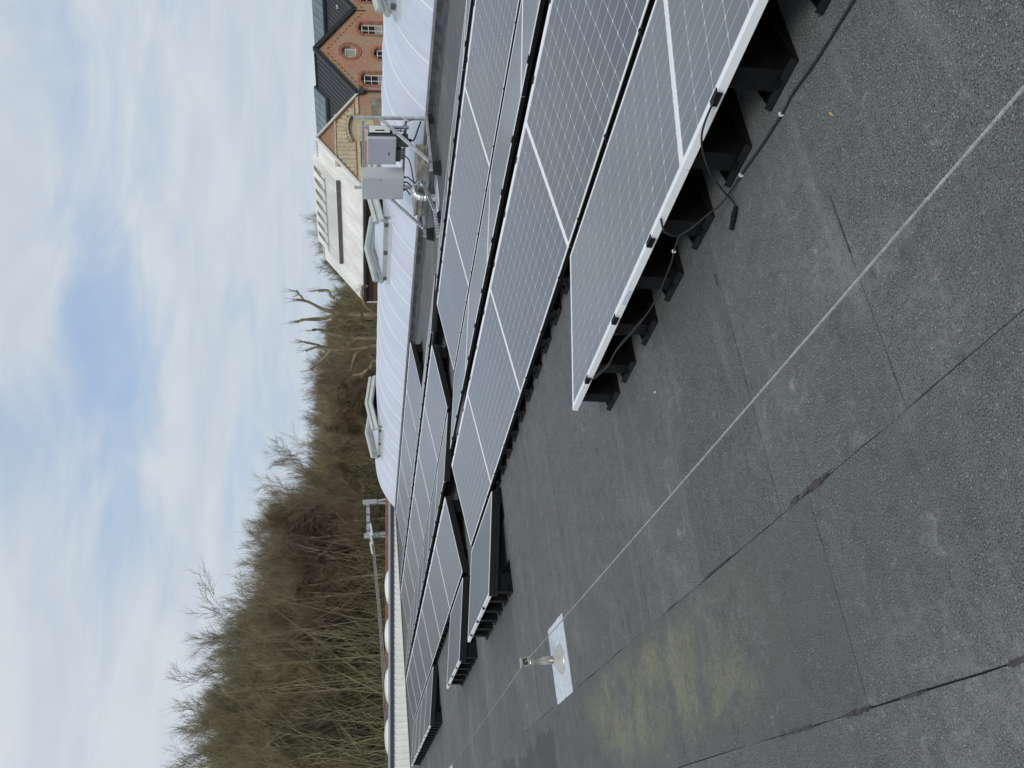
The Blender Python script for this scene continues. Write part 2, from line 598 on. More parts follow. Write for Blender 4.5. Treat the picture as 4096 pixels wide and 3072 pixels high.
def thing(name, label, cat, loc=(0, 0, 0), group=None, rot=None):
    o = bpy.data.objects.new(name, None)
    o.empty_display_size = 0.1
    COL.objects.link(o)
    o.location = loc
    if rot:
        o.rotation_euler = rot
    return tag(o, label, cat, group)


def copy_tree(o, parent=None):
    c = o.copy()
    COL.objects.link(c)
    c.parent = parent
    for ch in list(o.children):
        copy_tree(ch, c)
    return c


# ------------------------------------------------------------------ the flat roof and its felt sheets
ZG = -8.0
g = MB().add([(-3000, -3000, ZG), (3000, -3000, ZG), (3000, 3000, ZG), (-3000, 3000, ZG)], [(0, 1, 2, 3)]).build('ground', 'ground_soil')
tag(g, 'brown ground round the buildings and under the bare wood', kind='structure')

X_L, X_R, Y_N, Y_F = -32.4, 9.0, -5.0, 16.0
roof = MB().box(X_L, X_R, Y_N, Y_F, ZG + 0.01, -0.007).build('flat_roof', 'deck')
tag(roof, 'flat roof under grey mineral felt', kind='structure')


def sheet(x0, x1, y0, y1, wob=0.004, z=0.0):
    """one felt sheet with a slightly wandering edge"""
    per = []
    def edge(a, b):
        n = max(2, int((Vector(b) - Vector(a)).length / 0.12))
        for i in range(n):
            t = i / n
            p = Vector(a).lerp(Vector(b), t)
            w = wob if 0 < i else 0
            d = (Vector(b) - Vector(a)).normalized()
            nn = Vector((-d.y, d.x))
            per.append(p + nn * w * (0.6 * math.sin(t * n * 0.31 + x0 * 7 + y0 * 3) + random.uniform(-0.5, 0.5)))
    edge((x0, y0), (x1, y0)); edge((x1, y0), (x1, y1)); edge((x1, y1), (x0, y1)); edge((x0, y1), (x0, y0))
    m = MB()
    n = len(per)
    vs = [(p.x, p.y, z) for p in per] + [(p.x, p.y, -0.006) for p in per]
    m.add(vs, [tuple(range(n))] + [(i, n + i, n + (i + 1) % n, (i + 1) % n) for i in range(n)])
    return m.build('felt_sheet', 'roof_felt', roof)


PITCHX = 0.866
xs = [-2.05 - PITCHX * i for i in range(-12, 35)]
for i in range(len(xs) - 1):
    b, a = xs[i], xs[i + 1]
    if a < X_L:
        a = X_L + 0.01
    if b <= a + 0.1:
        continue
    split = 5.4 + 3.2 * ((i * 37) % 7) / 7.0
    sheet(a + 0.0018, b - 0.0018, 0.9615, split, 0.004, 0.0005 * (i % 2))
    sheet(a + 0.0018, b - 0.0018, split + 0.003, 10.75, 0.004, 0.0005 * ((i + 1) % 2))
for k, (y0, y1, off) in enumerate([(0.250, 0.958, -2.70), (-0.66, 0.2465, -4.9), (-1.6, -0.666, -1.6), (-5, -1.607, -3.0)]):
    cuts = [X_L] + [off + 7.4 * j for j in range(-4, 3) if X_L + 0.5 < off + 7.4 * j < X_R - 0.5] + [X_R]
    for a, b in zip(cuts[:-1], cuts[1:]):
        sheet(a + 0.0018, b - 0.0018, y0, y1, 0.003, 0.0)

# hardened bitumen squeezed out of the joints
for cx, cy, lx, ly in [(-2.63, 0.966, 0.16, 0.020), (-2.80, 0.972, 0.07, 0.012), (-3.6, 0.964, 0.22, 0.008), (-4.25, 0.962, 0.16, 0.007),
                       (-2.78, 0.247, 0.14, 0.016), (-2.45, 0.246, 0.12, 0.007), (-1.95, 0.248, 0.12, 0.012), (-3.2, 0.246, 0.22, 0.008), (-2.05, 1.60, 0.006, 0.18), (-2.934, 2.02, 0.012, 0.05)]:
    n = 26
    pts = []
    for i in range(n):
        a = 2 * math.pi * i / n
        k = random.uniform(0.45, 1.05)
        pts.append((cx + math.cos(a) * lx * 0.75 * k, cy + math.sin(a) * ly * 0.8 * k))
    m = MB()
    m.add([(x, y, 0.003) for x, y in pts] + [(x, y, 0.0) for x, y in pts],
          [tuple(range(n))] + [(i, n + i, n + (i + 1) % n, (i + 1) % n) for i in range(n)])
    m.build('bitumen_squeeze', 'bitumen', roof)

# ------------------------------------------------------------------ solar panels
L, W = 2.094, 1.134
LX = L - 0.008
TILT = math.atan2(0.1528, 1.126)
ZLOW, RISE = 0.100, 0.1528
Y0, WY, GL, GR = 2.236, 1.126, 0.0757, 0.2334
XR0 = -10.875                    # left end of the right-hand block
XL0 = XR0 - 1.171                # right end of the left-hand block
ROWY = {}
for i, r in enumerate('ABCDEF'):
    m_, odd = divmod(i, 2)
    base = Y0 + m_ * (2 * WY + GL + GR)
    ROWY[r] = (base + WY / 2, -1) if not odd else (base + WY + GL + WY / 2, 1)

FH = 0.031
lip, LIPH = 0.011, 0.030
FRAME_ME, BACK_ME, PROF_LO, PROF_HI = {}, {}, {}, {}
for hs in (1, -1):
    fm = MB()
    for s_ in (-1, 1):
        w_l = LIPH if s_ == hs else lip
        ya_, yb_ = sorted((s_ * W / 2, s_ * (W / 2 - w_l)))
        fm.box(-LX / 2, LX / 2, ya_, yb_, -FH, 0)
        xa_, xb_ = sorted((s_ * LX / 2, s_ * (LX / 2 - lip)))
        y0_, y1_ = sorted((hs * (W / 2 - LIPH), -hs * (W / 2 - lip)))
        fm.box(xa_, xb_, y0_, y1_, -FH, -0.0004)
    FRAME_ME[hs] = fm.mesh('frame', 'frame_alu')
    y0_, y1_ = sorted((hs * (W / 2 - LIPH), -hs * (W / 2 - lip)))
    BACK_ME[hs] = MB().box(-LX / 2 + lip, LX / 2 - lip, y0_, y1_, -0.008, -0.0030).mesh('backsheet', 'backsheet')
    for dct, sg in ((PROF_HI, hs), (PROF_LO, -hs)):
        ya_, yb_ = sorted((sg * (W / 2 + 0.0006), sg * (W / 2 + 0.0046)))
        dct[hs] = MB().box(-LX / 2, LX / 2, ya_, yb_, -FH - 0.004, -0.004).mesh('edge_profile', 'black_plastic')
NX, NY = 12, 12
mx, myl, myh = 0.020, 0.018, 0.040
cpx = (LX - 2 * mx) / NX
cpy = (W - myl - myh) / NY
gap = 0.0035
ch = 0.0055


def oct_poly(cx, cy):
    a, b = cpx / 2 - gap / 2, cpy / 2 - gap / 2
    return [(cx - a + ch, cy - b), (cx + a - ch, cy - b), (cx + a, cy - b + ch), (cx + a, cy + b - ch), (cx + a - ch, cy + b), (cx - a + ch, cy + b), (cx - a, cy + b - ch), (cx - a, cy - b + ch)]


cmb_ = MB()
cmb_.add([(x, y, 0) for x, y in oct_poly(0, 0)] + [(x, y, -0.00025) for x, y in oct_poly(0, 0)],
         [tuple(range(8))] + [(i, 8 + i, 8 + (i + 1) % 8, (i + 1) % 8) for i in range(8)])
CELL_ME = cmb_.mesh('cell', 'cell')
CELL_POS, CELLS_ME = {}, {}
for hs in (1, -1):
    cells_all = MB()
    CELL_POS[hs] = []
    for i in range(NX):
        for j in range(NY):
            cx = -LX / 2 + mx + cpx * (i + 0.5)
            cy = -hs * (W / 2 - myl - cpy * (j + 0.5))
            CELL_POS[hs].append((cx, cy))
            pl = oct_poly(cx, cy)
            cells_all.add([(x, y, -0.0027) for x, y in pl] + [(x, y, -0.00295) for x, y in pl],
                          [tuple(range(8))] + [(k, 8 + k, 8 + (k + 1) % 8, (k + 1) % 8) for k in range(8)])
    CELLS_ME[hs] = cells_all.mesh('cell_sheet', 'cell')
clampm = MB()
clampm.box(-0.032, 0.032, -0.006, 0.016, 0.0008, 0.004)
clampm.box(-0.032, 0.032, -0.0095, -0.0061, -0.020, 0.004)
lowc = MB().box(-0.022, 0.022, -0.024, -0.0048, -0.022, -0.004).box(-0.010, 0.010, -0.0245, 0.003, 0.0006, 0.0022)
LOWC_ME = lowc.mesh('clamp', 'black_plastic')
CLAMP_ME = clampm.mesh('clamp', 'black_plastic')
STICK_ME = MB().box(-0.06, 0.06, -0.0012, 0.0, -0.030, -0.006).mesh('sticker', 'sticker')
RN = {'A': 'one', 'B': 'two', 'C': 'three', 'D': 'four', 'E': 'five', 'F': 'six'}


def nth(n):
    w = ['first', 'second', 'third', 'fourth', 'fifth', 'sixth', 'seventh', 'eighth', 'ninth', 'tenth', 'eleventh', 'twelfth']
    if n <= 12:
        return w[n - 1]
    return '%d%s' % (n, {1: 'st', 2: 'nd', 3: 'rd'}.get(n % 10 if n // 10 != 1 else 0, 'th'))


def panel(row, xc, singles, label, group):
    yc, s = ROWY[row]
    # s=+1: rises away from the lifeline
    root = thing('solar_module', label, 'solar panel', (xc, yc, ZLOW + RISE / 2), group, (s * TILT, 0, 0 if s > 0 else 0))
    hs = 1 if s > 0 else -1
    link('frame', FRAME_ME[hs], root)
    bs = link('backsheet', BACK_ME[hs], root)
    link('edge_profile', PROF_LO[hs], root)
    if row in 'CE':
        link('edge_profile', PROF_HI[hs], root)
    if singles:
        for cx, cy in CELL_POS[hs]:
            link('cell', CELL_ME, bs, (cx, cy, -0.0027))
    else:
        c = link('cell_sheet', CELLS_ME[hs], bs)
        c['kind'] = 'stuff'
    hi = 1 if s > 0 else -1
    for cx in (-0.68, -0.02, 0.62):
        c = link('clamp', CLAMP_ME, root, (cx + random.uniform(-0.03, 0.03), hi * W / 2, 0))
        c.rotation_euler = (0, 0, math.pi if hi > 0 else 0)
    for cx in (-0.75, -0.02, 0.70):
        c = link('clamp', LOWC_ME, root, (cx, -hi * W / 2, 0))
        c.rotation_euler = (0, 0, 0 if hi > 0 else math.pi)
    if row in 'ABD':
        st = link('sticker', STICK_ME, root, (0.16, hi * (W / 2) + (0.0012 if hi > 0 else -0.0002), 0))
    return root


for row, ks in (('A', (0, 3, 4, 5, 6)), ('B', range(0, 7)), ('C', range(0, 7)), ('D', range(0, 7)), ('E', range(0, 7))):
    for k in ks:
        singles = (row == 'A' and k in (3, 4)) or (row == 'B' and k in (0, 1, 2, 3, 4)) or (row == 'D' and k in (0, 1, 2))
        if row == 'A' and k == 0:
            lab = 'lone solar panel with a two-panel gap between it and the long front run'
        elif row == 'A' and k == 3:
            lab = 'front-row solar panel whose free end stands over bare felt, cables hanging below'
        else:
            lab = '%s solar panel from the cross aisle, rack-side block, row %s from the lifeline' % (nth(k + 1), RN[row])
        gr = 'solar panels'
        panel(row, XR0 + L * (k + 0.5), singles, lab, gr)
for row, ks in (('A', (0, 3, 4, 5, 6)), ('B', range(7)), ('C', range(7)), ('D', range(7)), ('E', range(7)), ('F', range(2, 7))):
    for k in ks:
        if row == 'A' and k == 0:
            lab = 'single solar panel just past the cross aisle, front row of the wall-side block'
        else:
            lab = '%s solar panel from the cross aisle, wall-side block, row %s from the lifeline' % (nth(k + 1), RN[row])
        gr = 'solar panels'
        panel(row, XL0 - L * (k + 0.5), False, lab, gr)

# black mounting feet: base plate with upturned lips and a folded post
FOOTGRP = {}


def foot_parts(h, deep):
    """meshes for a foot whose toe is at y=0 and which runs into +y"""
    pm = MB()
    pm.box(-0.118, 0.118, 0.0, 0.34, 0.0012, 0.006)
    pm.add([(-0.118, 0, 0.006), (0.118, 0, 0.006), (0.118, 0.012, 0.028), (-0.118, 0.012, 0.028), (-0.118, 0.016, 0.006), (0.118, 0.016, 0.006)],
           [(0, 1, 2, 3), (3, 2, 5, 4), (0, 3, 4), (1, 5, 2)])
    for s in (-1, 1):
        x = s * 0.116
        pm.add([(x - 0.002, 0.0, 0.006), (x + 0.002, 0.0, 0.006), (x + 0.002, 0.19, 0.006), (x - 0.002, 0.19, 0.006),
                (x - 0.002, 0.17, 0.05), (x + 0.002, 0.17, 0.05)],
               [(0, 1, 2, 3), (0, 4, 5, 1), (3, 2, 5, 4), (0, 3, 4), (1, 5, 2)])
    pm.box(-0.02, 0.02, 0.004, 0.02, 0.006, 0.034)
    plate = pm.mesh('base_plate', 'black_plastic')
    bm_ = MB()
    w = 0.048
    bm_.add([(-w, 0.022, 0.006), (w, 0.022, 0.006), (w, 0.040, h), (-w, 0.040, h), (-w, deep, 0.006), (w, deep, 0.006), (w, deep, h), (-w, deep, h)],
            [(0, 1, 2, 3), (1, 5, 6, 2), (4, 0, 3, 7), (5, 4, 7, 6), (3, 2, 6, 7), (1, 0, 4, 5)])
    bm_.box(-w - 0.003, w + 0.003, 0.0235 + 0.012, 0.0365 + 0.012, h * 0.52, h * 0.52 + 0.004)
    bm_.box(-w - 0.012, w + 0.012, 0.036, deep + 0.01, h, h + 0.006)
    post = bm_.mesh('post', 'black_plastic')
    return plate, post


HI_FOOT = foot_parts(ZLOW + RISE - FH - 0.031, 0.22)
LO_FOOT = foot_parts(ZLOW - FH - 0.018, 0.16)


def foot(x, y, flip, parts, label, group):
    r = thing('mounting_foot', label, 'mounting foot', (x, y, 0.0), group, (0, 0, math.pi if flip else 0))
    link('base_plate', parts[0], r)
    link('post', parts[1], r)


def feet(row, x0, n, block):
    yc, s = ROWY[row]
    for i in range(n * 5 + 1):
        x = x0 + i * L / 5
        if i == 0:
            x += 0.062
        if i == n * 5:
            x -= 0.062
        yhi = yc + s * WY / 2 - s * 0.015
        ylo = yc - s * WY / 2 - s * 0.02
        edge_ = XR0 if block == 'rack-side' else XL0
        cn = int(round(abs(x - edge_) / (L / 5))) + 1
        tx = 'foot %s from the cross aisle, %s block, row %s from the lifeline' % (nth(cn), block, RN[row])
        foot(x, yhi, s > 0, HI_FOOT, 'tall black ' + tx, 'mounting feet')
        # low feet stand under the valley edge
        foot(x, ylo, s < 0, LO_FOOT, 'low black ' + tx, 'mounting feet')


feet('A', XR0, 1, 'rack-side')
feet('A', XR0 + 3 * L, 3, 'rack-side')
feet('B', XR0, 5, 'rack-side')
feet('D', XR0, 3, 'rack-side')
feet('A', XL0 - L, 1, 'wall-side')
feet('A', XL0 - 7 * L, 4, 'wall-side')
feet('B', XL0 - 7 * L, 7, 'wall-side')
feet('D', XL0 - L, 1, 'wall-side')
feet('F', XL0 - 3 * L, 1, 'wall-side')

# sloping black end rails under the free ends of the rows


def end_rail(row, x, label):
    yc, s = ROWY[row]
    m = MB()
    ya, yb = yc - s * WY / 2, yc + s * WY / 2
    for dz, w, h in ((-0.019, 0.012, 0.026), (-0.047, 0.030, 0.022), (-0.078, 0.022, 0.030)):
        m.bar((x, ya, ZLOW + dz), (x, yb, ZLOW + RISE + dz), w, h)
    o = m.build('end_rail', 'black_rail')
    tag(o, label, 'rail', 'end rails')


for row, x, txt in (('A', XR0 + L + 0.013, 'lone panel beside the two-panel gap'), ('A', XL0 + 0.013, 'single bluish panel past the cross aisle'),
                    ('A', XL0 - 3 * L + 0.013, 'front run by the ribbed wall'), ('B', XL0 + 0.013, 'second row at the cross aisle'),
                    ('D', XL0 + 0.013, 'fourth row at the cross aisle'), ('F', XL0 - 2 * L + 0.013, 'last row beside the skylight'),
                    ('C', XL0 + 0.013, 'third row at the cross aisle'), ('E', XL0 + 0.013, 'fifth row at the cross aisle')):
    end_rail(row, x, 'sloping black rail under the free end of the ' + txt)

# cables of the array
CB = MB()
cable_pts = [(-2.79, 2.232, 0.250), (-2.83, 2.20, 0.229), (-2.85, 2.19, 0.189), (-2.85, 2.19, 0.156), (-2.835, 2.19, 0.144), (-2.79, 2.19, 0.116), (-2.70, 2.19, 0.074), (-2.65, 2.19, 0.047), (-2.58, 2.21, 0.020),
             (-2.485, 2.216, 0.008), (-2.30, 2.19, 0.008), (-2.12, 2.176, 0.008), (-2.05, 2.18, 0.008), (-1.88, 2.154, 0.008), (-1.70, 2.141, 0.008), (-1.2, 2.12, 0.008), (-0.2, 2.15, 0.008)]


def spline(pts, k=6):
    P = [Vector(p) for p in pts]
    out = []
    for i in range(len(P) - 1):
        p0, p1, p2, p3 = P[max(i - 1, 0)], P[i], P[i + 1], P[min(i + 2, len(P) - 1)]
        for j in range(k):
            t = j / k
            out.append(0.5 * ((2 * p1) + (-p0 + p2) * t + (2 * p0 - 5 * p1 + 4 * p2 - p3) * t * t + (-p0 + 3 * p1 - 3 * p2 + p3) * t ** 3))
    out.append(P[-1])
    return out


o = MB().tube(spline(cable_pts), 0.0044, 8).build('solar_cable', 'cable_black', smooth_=True)
tag(o, 'black cable dropping from the front panel edge and running along the felt', 'cable')
c3 = [(-2.85, 2.19, 0.157), (-2.953, 2.19, 0.148), (-3.065, 2.19, 0.130), (-3.343, 2.19, 0.117), (-3.542, 2.19, 0.135), (-3.817, 2.19, 0.190), (-3.976, 2.195, 0.190), (-4.10, 2.205, 0.215), (-4.17, 2.22, 0.225), (-4.19, 2.232, 0.250)]
o = MB().tube(spline(c3), 0.0040, 8).tube(spline([(p[0] + 0.02, p[1] + 0.012, p[2] - 0.008) for p in c3[4:]]), 0.0036, 8).build('solar_cable', 'cable_black', smooth_=True)
tag(o, 'pair of black cables slung under the free end of the front panel', 'cable')
c4 = [(-2.13, 2.232, 0.252), (-2.20, 2.20, 0.268), (-2.264, 2.19, 0.262), (-2.347, 2.19, 0.228), (-2.45, 2.185, 0.165), (-2.535, 2.175, 0.089), (-2.585, 2.16, 0.030), (-2.60, 2.14, 0.013)]
r = thing('connector_lead', 'short black lead curving down from the second front panel to a plug', 'cable', (-2.60, 2.14, 0))
q = MB().tube(spline([(a + 2.60, b - 2.14, c) for a, b, c in c4]), 0.0042, 8).build('lead', 'cable_black', r, True)
MB().tube([(0, 0, 0.013), (-0.02, -0.012, 0.013)], 0.009, 8).tube([(-0.02, -0.012, 0.013), (-0.05, -0.03, 0.013)], 0.012, 8).tube([(-0.053, -0.032, 0.013), (-0.082, -0.05, 0.013)], 0.010, 8).build('plug', 'black_plastic', r)
for x, y, z in ((-2.50, 2.214, 0.011), (-2.96, 2.19, 0.147), (-2.14, 2.178, 0.010)):
    o = MB().bar((x - 0.004, y, z), (x + 0.004, y, z), 0.014, 0.014).bar((x, y - 0.003, z + 0.006), (x + 0.008, y - 0.010, z + 0.012), 0.004, 0.003).build('cable_tie', 'tie_white')
    tag(o, 'small white plastic tie round the black cables below the front panels', 'cable tie', 'cable ties')
for yv, a, b, txt in ((4.68, XR0 + 0.1, XR0 + 12, 'first'), (7.24, XR0 + 0.1, XR0 + 12, 'second'), (4.68, XL0 - 14, XL0 - 0.1, 'first wall-side'), (7.24, XL0 - 14, XL0 - 0.1, 'second wall-side')):
    m = MB()
    for q_ in range(3):
        pts = []
        x = a
        while x <= b:
            pts.append((x, yv + 0.03 * math.sin(x * 3.1 + q_ * 2) + 0.015 * q_, 0.115 + 0.03 * math.sin(x * 2.3 + q_)))
            x += 0.25
        m.tube(pts, 0.006, 6)
    o = m.build('cable_bundle', 'cable_black', smooth_=True)
    tag(o, 'black cable bundle lying in the %s ridge gap between panels' % txt, 'cable')

# ------------------------------------------------------------------ lifeline: posts, patches, steel cable
PX, PY, PZ = -6.94, 1.236, 0.287


def lifeline_post(x, y, lab_p, lab_w):
    n = 60
    pts = []
    x0, x1, y0, y1 = x + 0.235, x - 0.365, y - 0.285, y + 0.30
    per = [((x1, y0), (x0, y0)), ((x0, y0), (x0, y1)), ((x0, y1), (x1, y1)), ((x1, y1), (x1, y0))]
    for a, b in per:
        for i in range(15):
            t = i / 15
            pts.append((a[0] + (b[0] - a[0]) * t + random.uniform(-1, 1) * 0.004, a[1] + (b[1] - a[1]) * t + random.uniform(-1, 1) * 0.004))
    m = MB()
    m.add([(a, b, 0.0048) for a, b in pts] + [(a, b, 0.0006) for a, b in pts], [tuple(range(n))] + [(i, n + i, n + (i + 1) % n, (i + 1) % n) for i in range(n)])
    o = m.build('felt_patch', 'patch_felt')
    tag(o, lab_w, 'roof patch')
    r = thing('lifeline_post', lab_p, 'anchor post', (x, y, 0.0048))
    MB().lathe([(0.115, 0.0), (0.115, 0.004), (0.112, 0.008), (0.075, 0.034), (0.044, 0.062), (0.036, 0.068)], (0, 0, 0), 28).build('base_cone', 'stainless', r, True)
    MB().lathe([(0.031, 0.055), (0.031, 0.225), (0.031, 0.229)], (0, 0, 0), 24).build('shaft', 'stainless', r, True)
    h = MB()
    # open head: collar, two cheeks and a cap the wire passes through
    h.lathe([(0.038, 0.229), (0.040, 0.234), (0.040, 0.250), (0.038, 0.254)], (0, 0, 0), 24)
    for s in (-1, 1):
        h.box(-0.039, 0.039, s * 0.031 - 0.007, s * 0.031 + 0.007, 0.252, 0.318)
    h.box(-0.039, -0.004, -0.038, 0.038, 0.3125, 0.3205)
    h.box(0.012, 0.039, -0.038, 0.038, 0.3125, 0.3205)
    hd = h.build('head', 'stainless', r)
    MB().tube([(0, -0.03, 0.285), (0, 0.03, 0.285)], 0.017, 16).build('roller', 'galv_dark', hd)
    for i in range(6):
        a = i * math.pi / 3 + 0.3
        MB().lathe([(0.008, 0.0), (0.008, 0.006), (0.004, 0.009)], (0.104 * math.cos(a), 0.104 * math.sin(a), 0.006), 6).build('bolt', 'stainless', r)


lifeline_post(PX, PY, 'stainless lifeline post with open head on the white patch beside the moss stains', 'large whitish felt patch under the near lifeline post')
lifeline_post(-17.15, 1.10, 'small stainless lifeline post far along the felt near the long front panel run', 'small whitish felt patch under the far lifeline post')


def wire(a, b, sag, label, strands=True):
    a, b = Vector(a), Vector(b)
    ln = (b - a).length
    d = (b - a).normalized()
    s = d.cross(Vector((0, 0, 1))).normalized()
    u = s.cross(d)
    n = int(ln / 0.012)
    m = MB()
    K = 14
    o0 = 0
    for i in range(n + 1):
        t = i / n
        p = a.lerp(b, t) - Vector((0, 0, 1)) * sag * 4 * t * (1 - t)
        tw = t * ln / 0.075 * 2 * math.pi
        for k in range(K):
            ang = 2 * math.pi * k / K
            r = 0.0032 + (0.0008 if k % 2 else -0.0006)
            m.v.append(tuple(p + (s * math.cos(ang + tw) + u * math.sin(ang + tw)) * r))
    for i in range(n):
        for k in range(K):
            k2 = (k + 1) % K
            m.f.append((i * K + k, i * K + k2, (i + 1) * K + k2, (i + 1) * K + k))
    me = m.mesh('steel_cable', 'steel_wire')
    o = link('steel_cable', me)
    tag(o, label, 'steel cable', 'lifeline')
    return o


wire((1.8, 1.04, 0.36), (PX, PY, 0.292), 0.010, 'twisted steel lifeline from the near post across the open felt')
wire((PX, PY, 0.292), (-17.15, 1.10, 0.292), 0.020, 'twisted steel lifeline running on between the two posts')

# litter
o = MB().add([(0, 0, 0.003), (0.03, 0.006, 0.008), (0.055, 0.004, 0.004), (0.03, -0.006, 0.004)], [(0, 1, 2, 3)]).build('dry_leaf', 'leaf_tan')
o.location = (-1.90, 1.93, 0.0005)
o.rotation_euler = (0, 0, 1.9)
o.scale = (0.65, 0.65, 0.65)
tag(o, 'small tan dry leaf on the felt near the cable tie', 'leaf')
o = MB().lathe([(0.007, 0), (0.009, 0.004), (0.008, 0.008), (0.003, 0.012)], (0, 0, 0), 8).build('pebble', 'tie_white')
o.location = (-3.88, 1.976, 0.0005)
o.scale = (1.2, 0.6, 0.5)
tag(o, 'tiny pale pebble on the felt before the free panel end', 'pebble')

# ------------------------------------------------------------------ barrel skylight
DYN, DHW, DZ, DR = 10.77, 2.03, 0.157, 0.583
DYC = DYN + DHW
D_X0, D_X1 = -29.15, 2.5


def dome_z(y):
    t = abs((y - DYC) / DHW)
    return DZ + DR * (1 - min(1, t) ** 2.75)


dome = thing('barrel_skylight', 'long white translucent barrel skylight with thin ribs behind the solar rows', 'skylight', (D_X0, DYN, 0))
arc = [DYN + 2 * DHW * (0.5 - 0.5 * math.cos(math.pi * i / 64)) for i in range(65)]


def dome_arc_mesh(w, th, dz):
    m = MB()
    n = len(arc)
    vs = []
    for x in (0, w):
        for y in arc:
            vs.append((x, y - DYN, dome_z(y) + dz))
    for x in (0, w):
        for y in arc:
            vs.append((x, y - DYN, dome_z(y) + dz - th))
    fs = []
    for i in range(n - 1):
        fs.append((i, n + i, n + i + 1, i + 1))
        fs.append((2 * n + i, 2 * n + i + 1, 3 * n + i + 1, 3 * n + i))
        fs.append((i, i + 1, 2 * n + i + 1, 2 * n + i))
        fs.append((n + i, 3 * n + i, 3 * n + i + 1, n + i + 1))
    fs.append((0, 2 * n, 3 * n, n))
    fs.append((n - 1, 2 * n - 1, 4 * n - 1, 3 * n - 1))
    m.add(vs, fs)
    return m


RIBP = 0.972
me = dome_arc_mesh(RIBP - 0.012, 0.012, 0).mesh('glazing_sheet', 'dome_sheet')
rme = dome_arc_mesh(0.020, 0.010, 0.010).mesh('rib', 'dome_rib')
nr = int((D_X1 - D_X0) / RIBP)
for i in range(nr + 1):
    if i < nr:
        link('glazing_sheet', me, dome, (i * RIBP + 0.006, 0, 0))
    link('rib', rme, dome, (i * RIBP - 0.010, 0, 0))
m = MB()
n = len(arc)
m.add([(0.004, y - DYN, dome_z(y) - 0.003) for y in arc] + [(-0.012, y - DYN, dome_z(y) - 0.003) for y in arc],
      [tuple(range(n)), tuple(range(2 * n - 1, n - 1, -1))] + [(i, n + i, n + (i + 1) % n, (i + 1) % n) for i in range(n)])
m.build('end_plate', 'dome_sheet', dome)
LD = D_X1 - D_X0
kb = MB().box(-0.03, LD, -0.035, 2 * DHW + 0.035, 0.012, DZ - 0.004).build('kerb', 'kerb_felt', dome)
MB().box(-0.035, LD, -0.055, -0.012, DZ - 0.02, DZ + 0.018).build('edge_trim', 'kerb_metal', dome)
# rough felt upstand dressed up to the kerb
up_ = MB()
pv = []
nseg = 140
for i in range(nseg + 1):
    x = LD * i / nseg
    pv += [(x, -0.30 + random.uniform(-0.02, 0.02), 0.002), (x, -0.20 + random.uniform(-0.012, 0.012), 0.014 + random.uniform(0, 0.006)), (x, -0.075 + random.uniform(-0.01, 0.01), 0.045 + random.uniform(0, 0.02)), (x, -0.056, DZ - 0.02)]
up_.add(pv, [(4 * i + k, 4 * i + 4 + k, 4 * i + 5 + k, 4 * i + 1 + k) for i in range(nseg) for k in range(3)])
up_.build('felt_upstand', 'kerb_felt', dome)


def vent(xc, label, tiltdeg):
    """smoke vent on the crest: kerb frame plus two raised mitred leaves"""
    r = thing('roof_vent', label, 'roof vent', (xc, DYC - 0.35, dome_z(DYC - 0.35) - 0.01), 'vents on the barrel skylight')
    hx, hy = 1.05, 0.85
    zb = 0.02
    k = MB()
    for s in (-1, 1):
        k.box(-hx, hx, s * hy - 0.04, s * hy + 0.04, -0.16, zb)
        k.box(s * hx - 0.05, s * hx + 0.05, -hy + 0.05, hy - 0.05, -0.14, zb - 0.003)
    kk = k.build('kerb_frame', 'vent_metal', r)
    fl = MB()
    fl.box(-hx - 0.06, hx + 0.06, -hy - 0.10, -hy - 0.041, -0.19, -0.085)
    fl.build('flashing', 'white_steel', r)
    g2 = MB()
    g2.add([(-hx + 0.05, -hy + 0.05, zb - 0.02), (hx - 0.05, -hy + 0.05, zb - 0.02), (hx - 0.05, 0, zb + 0.13), (-hx + 0.05, 0, zb + 0.13), (-hx + 0.05, hy - 0.05, zb - 0.02), (hx - 0.05, hy - 0.05, zb - 0.02)], [(0, 1, 2, 3), (3, 2, 5, 4)])
    g2.build('inner_glazing', 'dome_sheet', r)
    for s in (-1, 1):
        lf = bpy.data.objects.new('leaf', None)
        m1 = MB()
        # leaf hinged at its outer end, arched in cross-section by a mitre, tipped up
        ca, sa = math.cos(R_(tiltdeg)), math.sin(R_(tiltdeg))
        def pt(u, y, h=0):
            zz = 0.16 * (1 - abs(y) / (hy + 0.06))
            return (s * (hx + 0.03 - u * ca - h * sa * -1), y, zb + 0.02 + zz + u * sa + h * ca)
        Lf = 0.15
        prof = [-hy - 0.06, 0.0, hy + 0.06]
        for (u0, u1, h0, h1) in ((-0.05, 0.03, -0.03, 0.07), (Lf - 0.05, Lf + 0.03, -0.03, 0.07), (0.03, Lf - 0.05, 0.0, 0.02)):
            for j in range(2):
                ya, yb = prof[j], prof[j + 1]
                vs = [pt(u0, ya, h0), pt(u1, ya, h0), pt(u1, yb, h0), pt(u0, yb, h0), pt(u0, ya, h1), pt(u1, ya, h1), pt(u1, yb, h1), pt(u0, yb, h1)]
                m1.add(vs, [(0, 3, 2, 1), (4, 5, 6, 7), (0, 1, 5, 4), (1, 2, 6, 5), (2, 3, 7, 6), (3, 0, 4, 7)])
        bpy.data.objects.remove(lf)
        m1.build('leaf', 'vent_metal', r)
        st = MB().bar((s * (hx - 0.1), -hy + 0.1, zb), (s * (hx - 0.10), -hy + 0.16, zb + 0.14), 0.025, 0.025)
        st.build('stay', 'galv', r)
    for x in (-hx + 0.1, 0, hx - 0.1):
        MB().box(x - 0.04, x + 0.04, -hy - 0.085, -hy - 0.0405, -0.06, 0.005).build('hinge', 'galv_dark', r)
    return r


